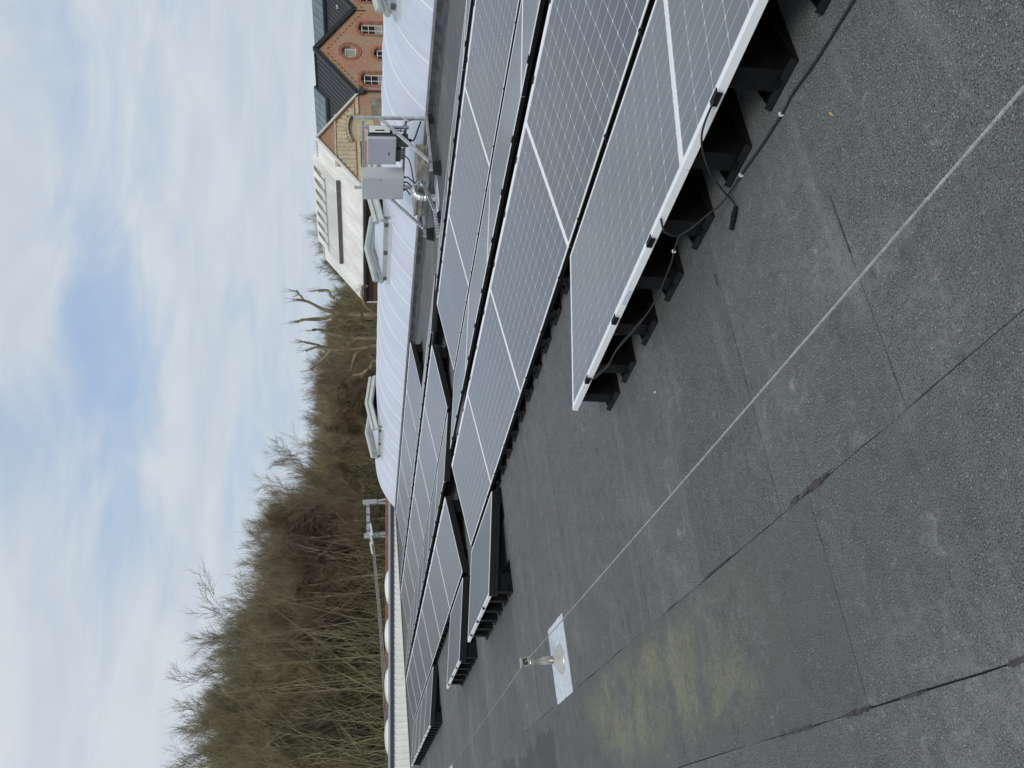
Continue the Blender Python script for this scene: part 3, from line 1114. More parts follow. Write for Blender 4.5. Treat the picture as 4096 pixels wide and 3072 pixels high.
vent(-15.58, 'open grey-green smoke vent on the skylight crest beside the steel cabinet', 62)
vent(-25.5, 'open grey-green smoke vent near the far end of the skylight', 62)
vent(-8.35, 'open grey-green smoke vent before the round brick window', 62)

# ------------------------------------------------------------------ inverter rack


def SV(x, y, z):      # survey scale -> metres on this roof
    return (x * 0.9248, y * 0.9248, 1.55 + (z - 1.6764) * 0.9248)


XA, XB = -11.62 * 0.9248, -13.45 * 0.9248
YU = 11.53 * 0.9248          # uprights
YF = 10.33 * 0.9248          # front end of the feet rails
ZR = 0.157
rack = thing('inverter_rack', 'galvanised steel channel rack standing on black rubber feet before the skylight', 'equipment rack', (XA, YF, 0))


def rp(p):
    return (p[0] - XA, p[1] - YF, p[2])


def channel(name, a, b, w=0.042, parent=rack, holes=True, upv=(0, 0, 1)):
    a, b = Vector(rp(a)), Vector(rp(b))
    o = MB().bar(a, b, w, w, upv).build(name, 'galv', parent)
    if holes:
        d = (b - a)
        ln = d.length
        d.normalize()
        m = MB()
        k = 0.05
        s = d.cross(Vector(upv)).normalized()
        u_ = s.cross(d)
        while k < ln - 0.04:
            p = a + d * k
            for sg in (-1, 1):
                c = p + s * sg * (w / 2 + 0.0006)
                m.bar(c - d * 0.014, c + d * 0.014, 0.0012, 0.013, u_)
                c = p + u_ * sg * (w / 2 + 0.0006)
                m.bar(c - d * 0.014, c + d * 0.014, 0.013, 0.0012, u_)
            k += 0.058
        m.build('slots', 'hole', o)
    return o


for X in (XA, XB):
    channel('upright', (X, YU, ZR + 0.02), (X, YU, SV(0, 0, 1.454)[2]), holes=False, upv=(0, 1, 0))
    channel('foot_rail', (X, YF, ZR), (X, 11.63 * 0.9248, ZR), holes=False)
    channel('brace', (X + 0.045, YU - 0.03, SV(0, 0, 1.01)[2]), (X + 0.045, 10.49 * 0.9248, ZR + 0.02), holes=(X == XB))
    for yy in (YF + 0.06, 11.58 * 0.9248):
        MB().prism([(-0.11, 0.0005), (0.11, 0.0005), (0.075, ZR - 0.022), (-0.075, ZR - 0.022)], 0, X - XA - 0.06, X - XA + 0.06).build('rubber_foot', 'rubber', rack).location = (0, yy - YF, 0)
    MB().tube([rp((X, YF + 0.015, ZR + 0.02)), rp((X, YF + 0.015, ZR + 0.045))], 0.012, 6).build('bolt', 'galv', rack)
ZT1, ZT2 = SV(0, 0, 1.283)[2], SV(0, 0, 0.538)[2]
channel('cross_rail', (XA + 0.01, YU - 0.042, ZT1), (XB - 0.03, YU - 0.042, ZT1))
channel('cross_rail', (XA + 0.01, YU - 0.042, ZT2), (XB - 0.03, YU - 0.042, ZT2))
for yy in (10.72 * 0.9248, 11.06 * 0.9248):
    channel('ballast_rail', (XA - 0.022, yy, ZR), (XB + 0.022, yy, ZR), holes=False)
channel('short_upright', (XA - 0.12, YU - 0.086, ZT2 - 0.05), (XA - 0.12, YU - 0.086, ZT1 - 0.02), holes=False, upv=(0, 1, 0))

# electrical cabinet
bx1, bx0 = -12.80 * 0.9248, -13.40 * 0.9248
bz0, bz1 = SV(0, 0, 0.545)[2], SV(0, 0, 1.318)[2]
by0, by1 = 11.19 * 0.9248, YU - 0.066
cab = thing('electrical_cabinet', 'pale grey steel cabinet with a lock on the galvanised rack', 'cabinet', (bx0, by0, bz0))
MB().box(0, bx1 - bx0, 0.022, by1 - by0, 0, bz1 - bz0).build('case', 'cabinet', cab)
dr = MB().bev(0.0, bx1 - bx0, -(bz1 - bz0), 0.0, 0.0, 0.019, 0.004)
dr.v = [(x, -z, -y) for x, y, z in dr.v]
door = dr.build('door', 'cabinet', cab)
door.location = (0, 0.0185, 0)
MB().lathe([(0.011, 0), (0.011, 0.004), (0.006, 0.006)], (0, 0, 0), 12).build('lock', 'knob_black', cab).location = (0.50, -0.002, 0.40)
cab.children[-1].rotation_euler = (math.pi / 2, 0, 0)
lb = MB().box(0, 0.055, -0.0025, -0.0008, 0, 0.055).build('sticker', 'white_steel', cab)
lb.location = (0.045, 0, bz1 - bz0 - 0.10)
MB().box(0.012, 0.043, -0.004, -0.0026, 0.012, 0.016).box(0.012, 0.016, -0.004, -0.0026, 0.0165, 0.043).box(0.0165, 0.043, -0.004, -0.0026, 0.039, 0.043).build('mark', 'galv_dark', lb)
for i, x in enumerate((0.14, 0.26, 0.34, 0.47)):
    MB().lathe([(0.020, 0.0), (0.020, -0.018), (0.014, -0.034)], (x, 0.10, -0.0005), 10).build('cable_gland', 'black_plastic', cab)

# inverter
ix1, ix0 = -11.70 * 0.9248, -12.36 * 0.9248
iz0, iz1 = SV(0, 0, 0.715)[2], SV(0, 0, 1.225)[2]
iy0, iy1 = 11.12 * 0.9248, YU - 0.112
inv = thing('inverter', 'lavender grey solar inverter with black finned body on the rack', 'inverter', (ix0, iy0, iz0))
w_, h_, d_ = ix1 - ix0, iz1 - iz0, iy1 - iy0
lid = MB().bev(0, w_, -h_, 0, 0, 0.05, 0.012)
lid.v = [(x, 0.05 - z, -y) for x, y, z in lid.v]
lo = lid.build('lid', 'inverter_lid', inv)
MB().box(0.015, w_ - 0.015, 0.052, 0.12, 0.012, h_ - 0.012).build('body', 'inverter_body', inv)
for i in range(16):
    z = 0.03 + i * (h_ - 0.06) / 15
    MB().box(0.03, w_ - 0.025, 0.121, d_ - 0.03, z - 0.004, z + 0.004).build('fin', 'inverter_body', inv)
MB().box(0.2, w_ + 0.004, d_ - 0.029, d_ - 0.002, 0.06, h_ - 0.04).box(w_ + 0.006, w_ + 0.016, 0.125, d_ - 0.004, h_ * 0.22, h_ * 0.92).build('wall_bracket', 'white_steel', inv)
MB().box(w_ + 0.0165, w_ + 0.018, 0.15, 0.18, h_ * 0.4, h_ * 0.72).build('bracket_slot', 'hole', inv)
MB().box(w_ * 0.38, w_ * 0.49, -0.003, -0.0006, 0.11, 0.133).build('badge', 'galv_dark', lo)
MB().lathe([(0.016, 0), (0.016, 0.003)], (0, 0, 0), 14).build('status_light', 'cabinet', lo)
lo.children[-1].location = (w_ * 0.5, -0.001, h_ * 0.74)
lo.children[-1].rotation_euler = (math.pi / 2, 0, 0)
for x, z in ((0.03, 0.03), (w_ - 0.03, 0.03), (0.03, h_ - 0.03), (w_ - 0.03, h_ - 0.03), (w_ / 2, 0.02), (w_ / 2, h_ - 0.02)):
    MB().box(x - 0.006, x + 0.006, -0.0025, -0.0003, z - 0.006, z + 0.006).build('screw', 'galv_dark', lo)
MB().box(0.02, 0.30, 0.055, 0.20, -0.085, 0.010).box(0.36, 0.50, 0.06, 0.22, -0.20, 0.010).build('connection_box', 'inverter_body', inv)
for i in range(7):
    MB().lathe([(0.011, 0), (0.011, -0.03), (0.007, -0.05)], (0.04 + i * 0.04, 0.10, -0.086), 8).build('plug', 'black_plastic', inv)
MB().tube([(0.43, 0.14, -0.2005), (0.43, 0.14, -0.25)], 0.032, 10).build('gland', 'black_plastic', inv)
hk = MB().tube(spline([(w_ - 0.08, 0.16, 0.005), (w_ - 0.08, 0.16, -0.11), (w_ - 0.04, 0.16, -0.125), (w_ + 0.01, 0.16, -0.12), (w_ + 0.02, 0.16, -0.04), (w_ + 0.02, 0.16, 0.03)], 3), 0.010, 6).build('handle', 'black_plastic', inv)

# hanging cables by the rack
def cable(pts, r, label, m='cable_black'):
    o = MB().tube(spline(pts), r, 8).build('cable', m, smooth_=True)
    return tag(o, label, 'cable', 'cables at the rack')


FX, FY = -12.58 * 0.9248, 10.55 * 0.9248
cable([(ix0 + 0.43, iy0 + 0.14, iz0 - 0.25), (ix0 + 0.44, iy0 + 0.16, iz0 - 0.30), (ix0 + 0.5, iy0 + 0.3, iz0 - 0.36), (ix0 + 0.55, iy0 + 0.45, iz0 - 0.42)], 0.013, 'thick black cable leaving the inverter gland towards the skylight kerb')
cable([(ix0 + 0.60, iy0 + 0.14, iz0 - 0.06), (ix0 + 0.66, iy0 + 0.2, iz0 - 0.09), (ix0 + 0.7, iy0 + 0.3, iz0 - 0.2), (ix0 + 0.62, iy0 + 0.45, iz0 - 0.42)], 0.006, 'thin black cable looping behind the rack upright')
cable([(ix0 + 0.10, iy0 + 0.10, iz0 - 0.13), (ix0 + 0.10, iy0 + 0.10, iz0 - 0.17), (ix0 + 0.05, iy0 + 0.0, iz0 - 0.24), (FX + 0.02, FY + 0.30, 0.36), (FX, FY + 0.28, 0.31)], 0.010, 'black cable from the inverter plugs into the foil gooseneck')
for i, x in enumerate((0.14, 0.26, 0.34, 0.47)):
    cable([(bx0 + x, by0 + 0.10, bz0 - 0.03), (bx0 + x, by0 + 0.10, bz0 - 0.07), (bx0 + x + 0.06, by0 - 0.05, bz0 - 0.12 - 0.01 * i), (FX + 0.01 * i, FY + 0.29, 0.36 - 0.01 * i), (FX, FY + 0.28, 0.30)], 0.012 if i != 1 else 0.005,
          'black cable bending from the cabinet underside into the foil gooseneck')

# foil wrapped gooseneck on a pale patch
gn = thing('foil_gooseneck', 'silver foil wrapped gooseneck pipe coming up through the roof', 'roof pipe', (FX, FY, 0))
pts = [(0, 0, 0.006), (0, 0, 0.10), (0, 0, 0.20)]
for i in range(1, 10):
    a = math.pi * i / 9 * 1.05
    pts.append((0, 0.14 - 0.14 * math.cos(a), 0.22 + 0.14 * math.sin(a)))
sp = spline(pts, 5)
rad = [0.062 + 0.006 * math.sin(i * 2.2) + random.uniform(-0.004, 0.004) for i in range(len(sp))]
MB().tube(sp[8:], rad[8:], 14).build('foil_wrap', 'foil', gn, True)
MB().tube([(0, 0, 0.006 + i * 0.01) for i in range(15)], [0.056 + 0.005 * (i % 2) for i in range(15)], 16).build('sleeve', 'foil', gn)
MB().tube(sp[-4:-1], [0.045, 0.045, 0.045], 12).build('mouth', 'hole', gn)
n = 40
pp = [(FX + 0.10 + 0.24 * math.copysign(abs(math.cos(2 * math.pi * i / n)) ** 0.4, math.cos(2 * math.pi * i / n)) + random.uniform(-.006, .006),
       FY + 0.02 + 0.40 * math.copysign(abs(math.sin(2 * math.pi * i / n)) ** 0.4, math.sin(2 * math.pi * i / n)) + random.uniform(-.006, .006)) for i in range(n)]
o = MB().add([(a, b, 0.0052) for a, b in pp] + [(a, b, 0.0012) for a, b in pp], [tuple(range(n))] + [(i, n + i, n + (i + 1) % n, (i + 1) % n) for i in range(n)]).build('felt_patch', 'patch_felt')
tag(o, 'pale felt patch round the foil gooseneck under the rack', 'roof patch')

# concrete ballast slabs
for sx, sy, nn, txt in ((-12.02, 10.86, 4, 'nearer the inverter'), (-12.98, 10.86, 4, 'under the cabinet')):
    for i in range(nn):
        s = 0.21
        m = MB().bev(-s, s, -s, s, 0, 0.043, 0.006)
        o = m.build('concrete_slab', 'concrete')
        o.location = (sx * 0.9248 + random.uniform(-0.012, 0.012), sy * 0.9248 + random.uniform(-0.012, 0.012), ZR + 0.0235 + i * 0.0445)
        o.rotation_euler = (0, 0, random.uniform(-0.03, 0.03))
        pos = ['bottom', 'second', 'third', 'top'][i]
        tag(o, 'weathered concrete ballast slab, %s of the stack %s' % (pos, txt), 'slab', 'ballast slabs')

# perforated tray from the gooseneck to the panels
tr = [(FX + 0.02, FY + 0.26, 0.205), (-12.23 * 0.9248, 9.986 * 0.9248, 0.10), (-12.49 * 0.9248, 9.58 * 0.9248, 0.045), (-12.95 * 0.9248, 9.36 * 0.9248, 0.03), (-13.4 * 0.9248, 9.30 * 0.9248, 0.03)]
tray = thing('cable_tray', 'perforated galvanised cable strip winding from the gooseneck to the panels', 'cable tray', (0, 0, 0))
for a, b in zip(tr[:-1], tr[1:]):
    a, b = Vector(a), Vector(b)
    d = (b - a).normalized()
    bb = b + d * 0.01
    sgm = MB().bar(a, bb, 0.06, 0.05).build('tray_section', 'galv', tray)
    m = MB()
    s = d.cross(Vector((0, 0, 1))).normalized()
    u_ = s.cross(d)
    k = 0.03
    while k < (b - a).length - 0.02:
        p = a + d * k
        for off in (-0.012, 0.012):
            for sg in (-1, 1):
                c = p + s * sg * 0.0306 + u_ * off
                m.bar(c - d * 0.013, c + d * 0.013, 0.0012, 0.008, u_)
            c = p + u_ * 0.0256 + s * off
            m.bar(c - d * 0.013, c + d * 0.013, 0.009, 0.0012, u_)
        k += 0.045
    m.build('slots', 'hole', sgm)
MB().prism([(-0.10, 0.0), (0.10, 0.0), (0.06, 0.055), (-0.06, 0.055)], 0, -0.05, 0.05).build('rubber_foot', 'rubber', tray).location = (-12.30 * 0.9248, 9.88 * 0.9248, 0.0012)

# ------------------------------------------------------------------ white ribbed wall, neighbour roof, domes
WX = -32.4


def wall_z(y):
    return 0.209 + (11.26 - y) * 0.0525


ww = thing('ribbed_wall', 'low white ribbed metal wall with dark coping at the roof end', 'wall', (WX, 0, 0))
ya, yb = -9.0, 13.6
y = ya
rm = MB().box(-0.03, 0.03, -0.018, 0.018, 0, 1)
i = 0
while y < yb:
    zt = wall_z(y + 0.15) - 0.11
    if zt > 0.02:
        m = MB()
        m.add([(0, y, 0.001), (0, y + 0.12, 0.001), (0.022, y + 0.14, 0.001), (0.022, y + 0.186, 0.001), (0, y + 0.20, 0.001),
               (0, y, wall_z(y) - 0.11), (0, y + 0.12, wall_z(y + .12) - 0.11), (0.022, y + 0.14, wall_z(y + .14) - 0.11), (0.022, y + 0.186, wall_z(y + .186) - 0.11), (0, y + 0.20, wall_z(y + .2) - 0.11)],
              [(0, 1, 6, 5), (1, 2, 7, 6), (2, 3, 8, 7), (3, 4, 9, 8)])
        m.build('ribbed_sheet', 'clad_white', ww)
    y += 0.2
    i += 1
m = MB()
m.add([(x, y, wall_z(y) + dz) for y in (ya, yb) for x, dz in ((0.05, -0.115), (0.05, 0.0), (-0.25, 0.0), (-0.25, -0.115))],
      [(0, 4, 5, 1), (1, 5, 6, 2), (2, 6, 7, 3), (3, 7, 4, 0), (0, 1, 2, 3), (7, 6, 5, 4)])
m.build('coping', 'coping_dark', ww)
m = MB()
m.add([(x, y, wall_z(y) + dz) for y in (ya, yb) for x, dz in ((-0.26, -0.1), (-0.26, 0.065), (-0.40, 0.065), (-0.40, -0.1))],
      [(0, 4, 5, 1), (1, 5, 6, 2), (2, 6, 7, 3), (3, 7, 4, 0), (0, 1, 2, 3), (7, 6, 5, 4)])
m.build('flashing', 'flash_grey', ww)
# neighbouring roof behind the wall, falling the same way
nb = MB()
pz = lambda y: -0.60 + (13.67 - y) * 0.0505
nb.add([(x, y, z) for x in (WX - 0.42, -56.0) for y, z in ((-22, pz(-22)), (24, pz(24)), (24, ZG + .02), (-22, ZG + .02))],
       [(0, 1, 5, 4), (1, 2, 6, 5), (2, 3, 7, 6), (3, 0, 4, 7), (3, 2, 1, 0), (4, 5, 6, 7)])
o = nb.build('neighbour_roof', 'roof_grey')
tag(o, 'grey low-pitched roof of the adjoining hall', kind='structure')
par = MB()
par.add([(x, y, pz(y) + dz) for y in (-22, 24) for x, dz in ((-55.6, 0.0), (-55.6, 0.45), (-55.95, 0.45), (-55.95, 0.0))],
        [(0, 4, 5, 1), (1, 5, 6, 2), (2, 6, 7, 3), (3, 7, 4, 0), (0, 1, 2, 3), (7, 6, 5, 4)])
o = par.build('parapet', 'terracotta')
tag(o, 'long thin reddish-brown parapet edge beyond the cream rooflights', 'parapet')
for i, yc in enumerate((13.67, 10.95, 8.30, 5.72, 3.05, 0.4, -2.3)):
    z0 = pz(yc)
    r = thing('cream_rooflight', 'small cream rooflight dome showing above the white ribbed wall', 'rooflight', (-50.0, yc, z0 - 0.07), 'cream rooflights behind the wall')
    m = MB()
    prof = []
    for k in range(9):
        a = math.pi / 2 * k / 8
        prof.append((1.0 * math.cos(a) + 0.0005, 0.36 + 0.31 * math.sin(a)))
    m.lathe(prof, (0, 0, 0), 20)
    m.build('dome', 'dome_cream', r, True)
    MB().lathe([(1.04, -0.06), (1.04, 0.36)], (0, 0, 0), 20).build('upstand', 'white_steel', r)

# ------------------------------------------------------------------ line gantry with insulators
GX = -60.0
gy1, gy2 = 22.65, 20.16
gz = 0.93
gan = thing('line_gantry', 'galvanised two-post gantry with a cross beam carrying insulators', 'gantry', (GX, gy1, ZG))


def gp(x, y, z):
    return (x - GX, y - gy1, z - ZG)


for yy in (gy1, gy2):
    MB().bar(gp(GX, yy, gz), gp(GX, yy, gz - 1.0), 0.34, 0.30, (1, 0, 0)).build('post_head', 'galv', gan)
    for s in (-1, 1):
        MB().bar(gp(GX, yy + s * 0.07, gz - 1.0), gp(GX + s * 0.3, yy + s * 0.9, ZG), 0.14, 0.14, (1, 0, 0)).build('leg', 'galv', gan)
MB().bar(gp(GX, gy1 - 0.15, gz - 0.36), gp(GX, gy2 + 0.15, gz - 0.30), 0.2, 0.24).build('cross_beam', 'galv', gan)
for j in range(4):
    yy = gy2 + 0.3 + j * 0.6
    MB().bar(gp(GX + 0.11, yy, gz - 0.33), gp(GX + 0.11, yy + 0.1, gz - 0.33), 0.02, 0.26, (0, 0, 1)).build('plate', 'galv_dark', gan)
wa = [(20.95, 0.44), (20.30, 0.47), (19.62, 0.50)]
for j, (ys, zs) in enumerate(wa):
    r = thing('insulator_string', 'string of pale glass insulator discs hung from the gantry beam', 'insulator', (GX + 0.3, ys, zs), 'insulator strings')
    dirv = Vector((0.35, -0.93, -0.09)).normalized()
    MB().bar((-0.3, 0.62, 0.16), (0, 0, 0), 0.03, 0.03).build('link_rod', 'galv', r)
    for k in range(9):
        p = dirv * (0.06 + k * 0.115)
        m = MB().tube([p - dirv * 0.03, p, p + dirv * 0.03], [0.05, 0.10, 0.035], 10)
        m.build('disc', 'insulator', r, True)
    e = dirv * 1.15
    MB().tube([Vector((0, 0, 0)), e], 0.02, 6).build('core', 'galv', r)
    a = Vector((GX + 0.3, ys, zs)) + e
    b = Vector((GX + 14, -22, 2.4 + 0.25 * j))
    pts = []
    for k in range(31):
        t = k / 30
        p = a.lerp(b, t)
        p.z -= 4 * 1.1 * t * (1 - t)
        pts.append(p)
    w = MB().tube(pts, 0.028, 6).build('power_line', 'conductor', smooth_=True)
    tag(w, 'pale overhead conductor running level across the foot of the wood', 'power line', 'overhead conductors')
    m = MB().tube([a + Vector((0, 0.15 - 0.9 * j, -0.02)), a + Vector((-0.1, 0.5 - 0.9 * j, -1.6))], 0.02, 6)
    m.tube([a + Vector((0, 0.15 - 0.9 * j, -0.02)), a + Vector((-0.02, 0.22 - 0.9 * j, -0.35))], 0.05, 6)
    o = m.build('drop_lead', 'conductor')
    tag(o, 'thin pale drop lead hanging from an overhead conductor beside the gantry', 'cable', 'drop leads')

# ------------------------------------------------------------------ old brick factory (gables face +X)
FXF = -45.0
GAB = [(51.0, 46.72, 55.27), (42.65, 38.40, 46.72), (59.5, 55.27, 63.7)]
ZAP, ZEV = 3.17, 0.30
bld = thing('brick_factory', 'old brick factory hall with sawtooth gables, slate and white roofs', 'factory', (FXF, 46.7, ZG))


def bp(x, y, z):
    return (x - FXF, y - 46.7, z - ZG)


def bbox(name, m_, x0, x1, y0, y1, z0, z1, parent=bld):
    a, b = bp(x0, y0, z0), bp(x1, y1, z1)
    return MB().box(a[0], b[0], a[1], b[1], a[2], b[2]).build(name, m_, parent)


def gable_wall(yc, yl, yr, holes, m_, x=FXF, th=0.35):
    """gable wall built as a grid of strips so that windows are real openings"""
    def top(y):
        return ZAP - 0.12 - abs(y - yc) / ((yr - yl) / 2) * (ZAP - ZEV)
    ys = {yl, yr, yc}
    for kind, cy, z0, z1, hw in holes:
        for i in range(9):
            ys.add(cy - hw + 2 * hw * i / 8)
    ys = sorted(ys)
    m = MB()
    for a, b in zip(ys[:-1], ys[1:]):
        mid = (a + b) / 2
        segs = [(ZG + 0.02, ZG + 0.02, top(a), top(b))]
        for kind, cy, z0, z1, hw in holes:
            if cy - hw < mid < cy + hw:
                def lo(y):
                    if kind == 'round':
                        t = max(0, 1 - ((y - cy) / hw) ** 2) ** 0.5
                        return (z0 + z1) / 2 - (z1 - z0) / 2 * t
                    return z0
                def hi(y):
                    t = max(0, 1 - ((y - cy) / hw) ** 2)
                    if kind == 'round':
                        return (z0 + z1) / 2 + (z1 - z0) / 2 * t ** 0.5
                    return z1 - 0.20 * (1 - t)
                new = []
                for s in segs:
                    if s[0] < (z0 + z1) / 2 < max(s[2], s[3]):
                        new.append((s[0], s[1], lo(a), lo(b)))
                        new.append((hi(a), hi(b), s[2], s[3]))
                    else:
                        new.append(s)
                segs = new
        for za, zb, ta, tb in segs:
            vs = []
            for xx in (x, x - th):
                vs += [bp(xx, a, za), bp(xx, b, zb), bp(xx, b, tb), bp(xx, a, ta)]
            m.add(vs, [(0, 1, 2, 3), (7, 6, 5, 4), (0, 4, 5, 1), (3, 2, 6, 7), (0, 3, 7, 4), (1, 5, 6, 2)])
    return m.build('wall', m_, bld)


def brick_ring(cy, cz, ry, rz, a0, a1, n, w=0.16, dep=0.05, mname='brick_arch', ln=0.22):
    for i in range(n):
        a = a0 + (a1 - a0) * (i + 0.5) / n
        c = Vector((0.0, math.cos(a) * (ry + ln / 2), math.sin(a) * (rz + ln / 2)))
        d = Vector((0, math.cos(a), math.sin(a)))
        p = Vector(bp(FXF, cy, cz)) + c
        q_ = abs(a1 - a0) * (ry + ln / 2) / n * 0.88
        MB().bar(p - d * ln / 2, p + d * ln / 2, q_, dep * 2, (1, 0, 0)).build('brick', mname, bld)


def window(cy, z0, z1, hw, cols, rows, kind='arch', blind=()):
    x = FXF - 0.20
    wdw = MB()
    zt = z1 - (0.14 if kind == 'arch' else 0)
    t = 0.05
    # outer frame
    for yy in (cy - hw + t / 2, cy + hw - t / 2):
        wdw.bar(bp(x, yy, z0), bp(x, yy, zt - 0.06), 0.07, t, (0, 1, 0))
    fr = wdw.build('window', 'window_white', bld)
    mb = MB()
    for i in range(1, cols):
        yy = cy - hw + 2 * hw * i / cols
        mb.bar(bp(x + .005, yy, z0), bp(x + .005, yy, z1 - 0.03), 0.05, 0.035, (0, 1, 0))
    for j in range(0, rows + 1):
        zz = z0 + (zt - z0 - 0.1) * j / rows
        mb.bar(bp(x + .012, cy - hw + t, zz), bp(x + .012, cy + hw - t, zz), 0.05, 0.035 if 0 < j < rows else 0.06, (0, 0, 1))
    mb.build('glazing_bars', 'window_white', fr)
    for i in range(cols):
        for j in range(rows):
            ya_, yb_ = cy - hw + 2 * hw * i / cols + 0.02, cy - hw + 2 * hw * (i + 1) / cols - 0.02
            za_ = z0 + (zt - z0 - 0.1) * j / rows + 0.02
            zb_ = z0 + (zt - z0 - 0.1) * (j + 1) / rows - 0.02
            if j == rows - 1:
                zb_ = z1
            a, b = bp(x - 0.03, ya_, za_), bp(x - 0.02, yb_, zb_)
            MB().box(a[0], b[0], a[1], b[1], a[2], b[2]).build('pane', 'glass_blind' if (i, j) in blind else 'glass_dark', fr)


WZ0, WZ1 = -2.6, 0.02
for gi in (0, 2):
    yc, yl, yr = GAB[gi]
    hs = []
    for cy, z1, hw in ((yc - 2.70, WZ1, 0.56), (yc + 2.36, WZ1, 0.56), (yc - 0.18, -0.98, 0.52)):
        hs.append(('arch', cy, WZ0, z1, hw))
    hs.append(('round', yc - 0.02, 0.17, 1.27, 0.60))
    gable_wall(yc, yl, yr, hs, 'brick_red')
    for k, (_, cy, z0, z1, hw) in enumerate(hs[:3]):
        window(cy, z0, z1, hw, 2, 5 if k < 2 else 3, blind=((0, 1), (1, 1), (0, 2), (1, 2)) if k < 2 else ((0, 1), (1, 1)))
        brick_ring(cy, z1 - 0.32, hw, 0.34, 0.10, math.pi - 0.10, 22, dep=0.06)
        for s in (-1, 1):
            for j in range(14):
                zz = z1 - 0.42 - j * 0.155
                bbox('brick', 'brick_arch', FXF + 0.001, FXF + 0.05, cy + s * (hw + 0.12) - 0.10, cy + s * (hw + 0.12) + 0.10, zz - 0.066, zz + 0.066)
    # round window
    cy, cz = yc - 0.02, 0.72
    brick_ring(cy, cz, 0.61, 0.56, 0, 2 * math.pi, 44, dep=0.045, ln=0.13)
    brick_ring(cy, cz, 0.76, 0.71, 0, 2 * math.pi, 52, dep=0.06, ln=0.11)
    a, b = bp(FXF - 0.24, cy - 0.58, cz - 0.53), bp(FXF - 0.23, cy + 0.58, cz + 0.53)
    pn = MB()
    n = 24
    c0 = bp(FXF - 0.22, cy, cz)
    pn.add([(c0[0], c0[1] + 0.62 * math.cos(2 * math.pi * i / n), c0[2] + 0.57 * math.sin(2 * math.pi * i / n)) for i in range(n)] +
           [(c0[0] - .02, c0[1] + 0.62 * math.cos(2 * math.pi * i / n), c0[2] + 0.57 * math.sin(2 * math.pi * i / n)) for i in range(n)],
           [tuple(range(n)), tuple(range(2 * n - 1, n - 1, -1))] + [(i, (i + 1) % n, n + (i + 1) % n, n + i) for i in range(n)])
    rw = pn.build('round_window', 'glass_blind', bld)
    fb = MB()
    x = FXF - 0.19
    for zz in (cz + 0.28, cz - 0.40):
        fb.bar(bp(x, cy - 0.52, zz), bp(x, cy + 0.52, zz), 0.05, 0.05)
    for yy in (cy - 0.36, cy + 0.36):
        fb.bar(bp(x + .003, yy, cz - 0.45), bp(x + .003, yy, cz + 0.40), 0.05, 0.05, (0, 1, 0))
    fb.build('frame', 'window_white', rw)
    # corbelled brick steps under the verges
    for s, e in ((-1, yl), (1, yr)):
        hwid = abs(e - yc)
        for j in range(12):
            f = (j + 0.8) / 13
            y_ = yc + s * f * hwid
            zt = ZAP - 0.12 - f * (ZAP - ZEV) - 0.62
            for q_ in range(2):
                bbox('brick', 'brick_dark', FXF + 0.002, FXF + 0.035, y_ - 0.09 + q_ * 0.075 * s, y_ - 0.02 + q_ * 0.075 * s, zt - 0.05 - 0.08 * q_, zt - 0.05 - 0.08 * q_ + 0.055)
    # iron wall tie
yc2, yl2, yr2 = GAB[1]
MB().bar(bp(FXF + 0.03, 55.2, 0.05), bp(FXF + 0.03, 55.2, -0.55), 0.03, 0.10, (1, 0, 0)).build('wall_tie', 'barge_dark', bld)
gable_wall(yc2, yl2, yr2, [('arch', 43.7, -0.65, 1.02, 1.15)], 'brick_red')
bbox('blind_arch', 'stone_beige', FXF - 0.26, FXF - 0.22, 42.4, 44.95, -0.8, 1.2)
# rendered band with long arched panels, one stone each
bbox('render_band', 'stone_groove', FXF + 0.001, FXF + 0.03, yl2 + 1.9, 42.5, 0.55, 1.83)
y = yl2 + 0.45
while y < 46.2:
    f = abs(y + 0.17 - yc2) / (yc2 - yl2)
    zt = min(1.80, ZAP - 0.12 - f * (ZAP - ZEV) - 0.30)
    z0 = 0.58
    if 42.5 < y + 0.17 < 44.9:
        t = max(0, 1 - ((y + 0.17 - 43.7) / 1.25) ** 2)
        z0 = max(z0, 1.02 - 0.2 * (1 - t) + 0.16)
    if zt > z0 + 0.12:
        a, b = bp(FXF + 0.0, y, z0), bp(FXF + 0.0, y + 0.31, zt)
        m = MB().bev(a[1], b[1], a[2], b[2], 0, 0.075, 0.03)
        m.v = [(zz + 0.002, xx, yy) for xx, yy, zz in m.v]
        m.build('stone', 'stone_beige', bld)
    y += 0.35
bbox('string_course', 'stone_beige', FXF + 0.002, FXF + 0.10, yl2 + 0.05, 42.45, 0.30, 0.50)
bbox('string_course', 'stone_beige', FXF + 0.002, FXF + 0.10, 44.95, 46.5, 0.30, 0.50)
bbox('string_course', 'stone_beige', FXF + 0.002, FXF + 0.085, yl2 + 1.9, yr2 - 1.9, 1.86, 1.97)
bbox('stone_panel', 'stone_grey', FXF + 0.002, FXF + 0.06, 44.9, 46.45, -2.4, -0.55)
brick_ring(43.7, 0.62, 1.15, 0.42, 0.05, math.pi - 0.05, 30, dep=0.05, mname='stone_beige', ln=0.16)
# downpipe with hopper at the valley
bbox('rain_hopper', 'gutter', FXF + 0.01, FXF + 0.36, 46.7, 47.25, -0.10, 0.20)
MB().tube([bp(FXF + 0.16, 46.98, -0.10), bp(FXF + 0.16, 46.98, -7.9)], 0.07, 8).build('downpipe', 'gutter', bld)

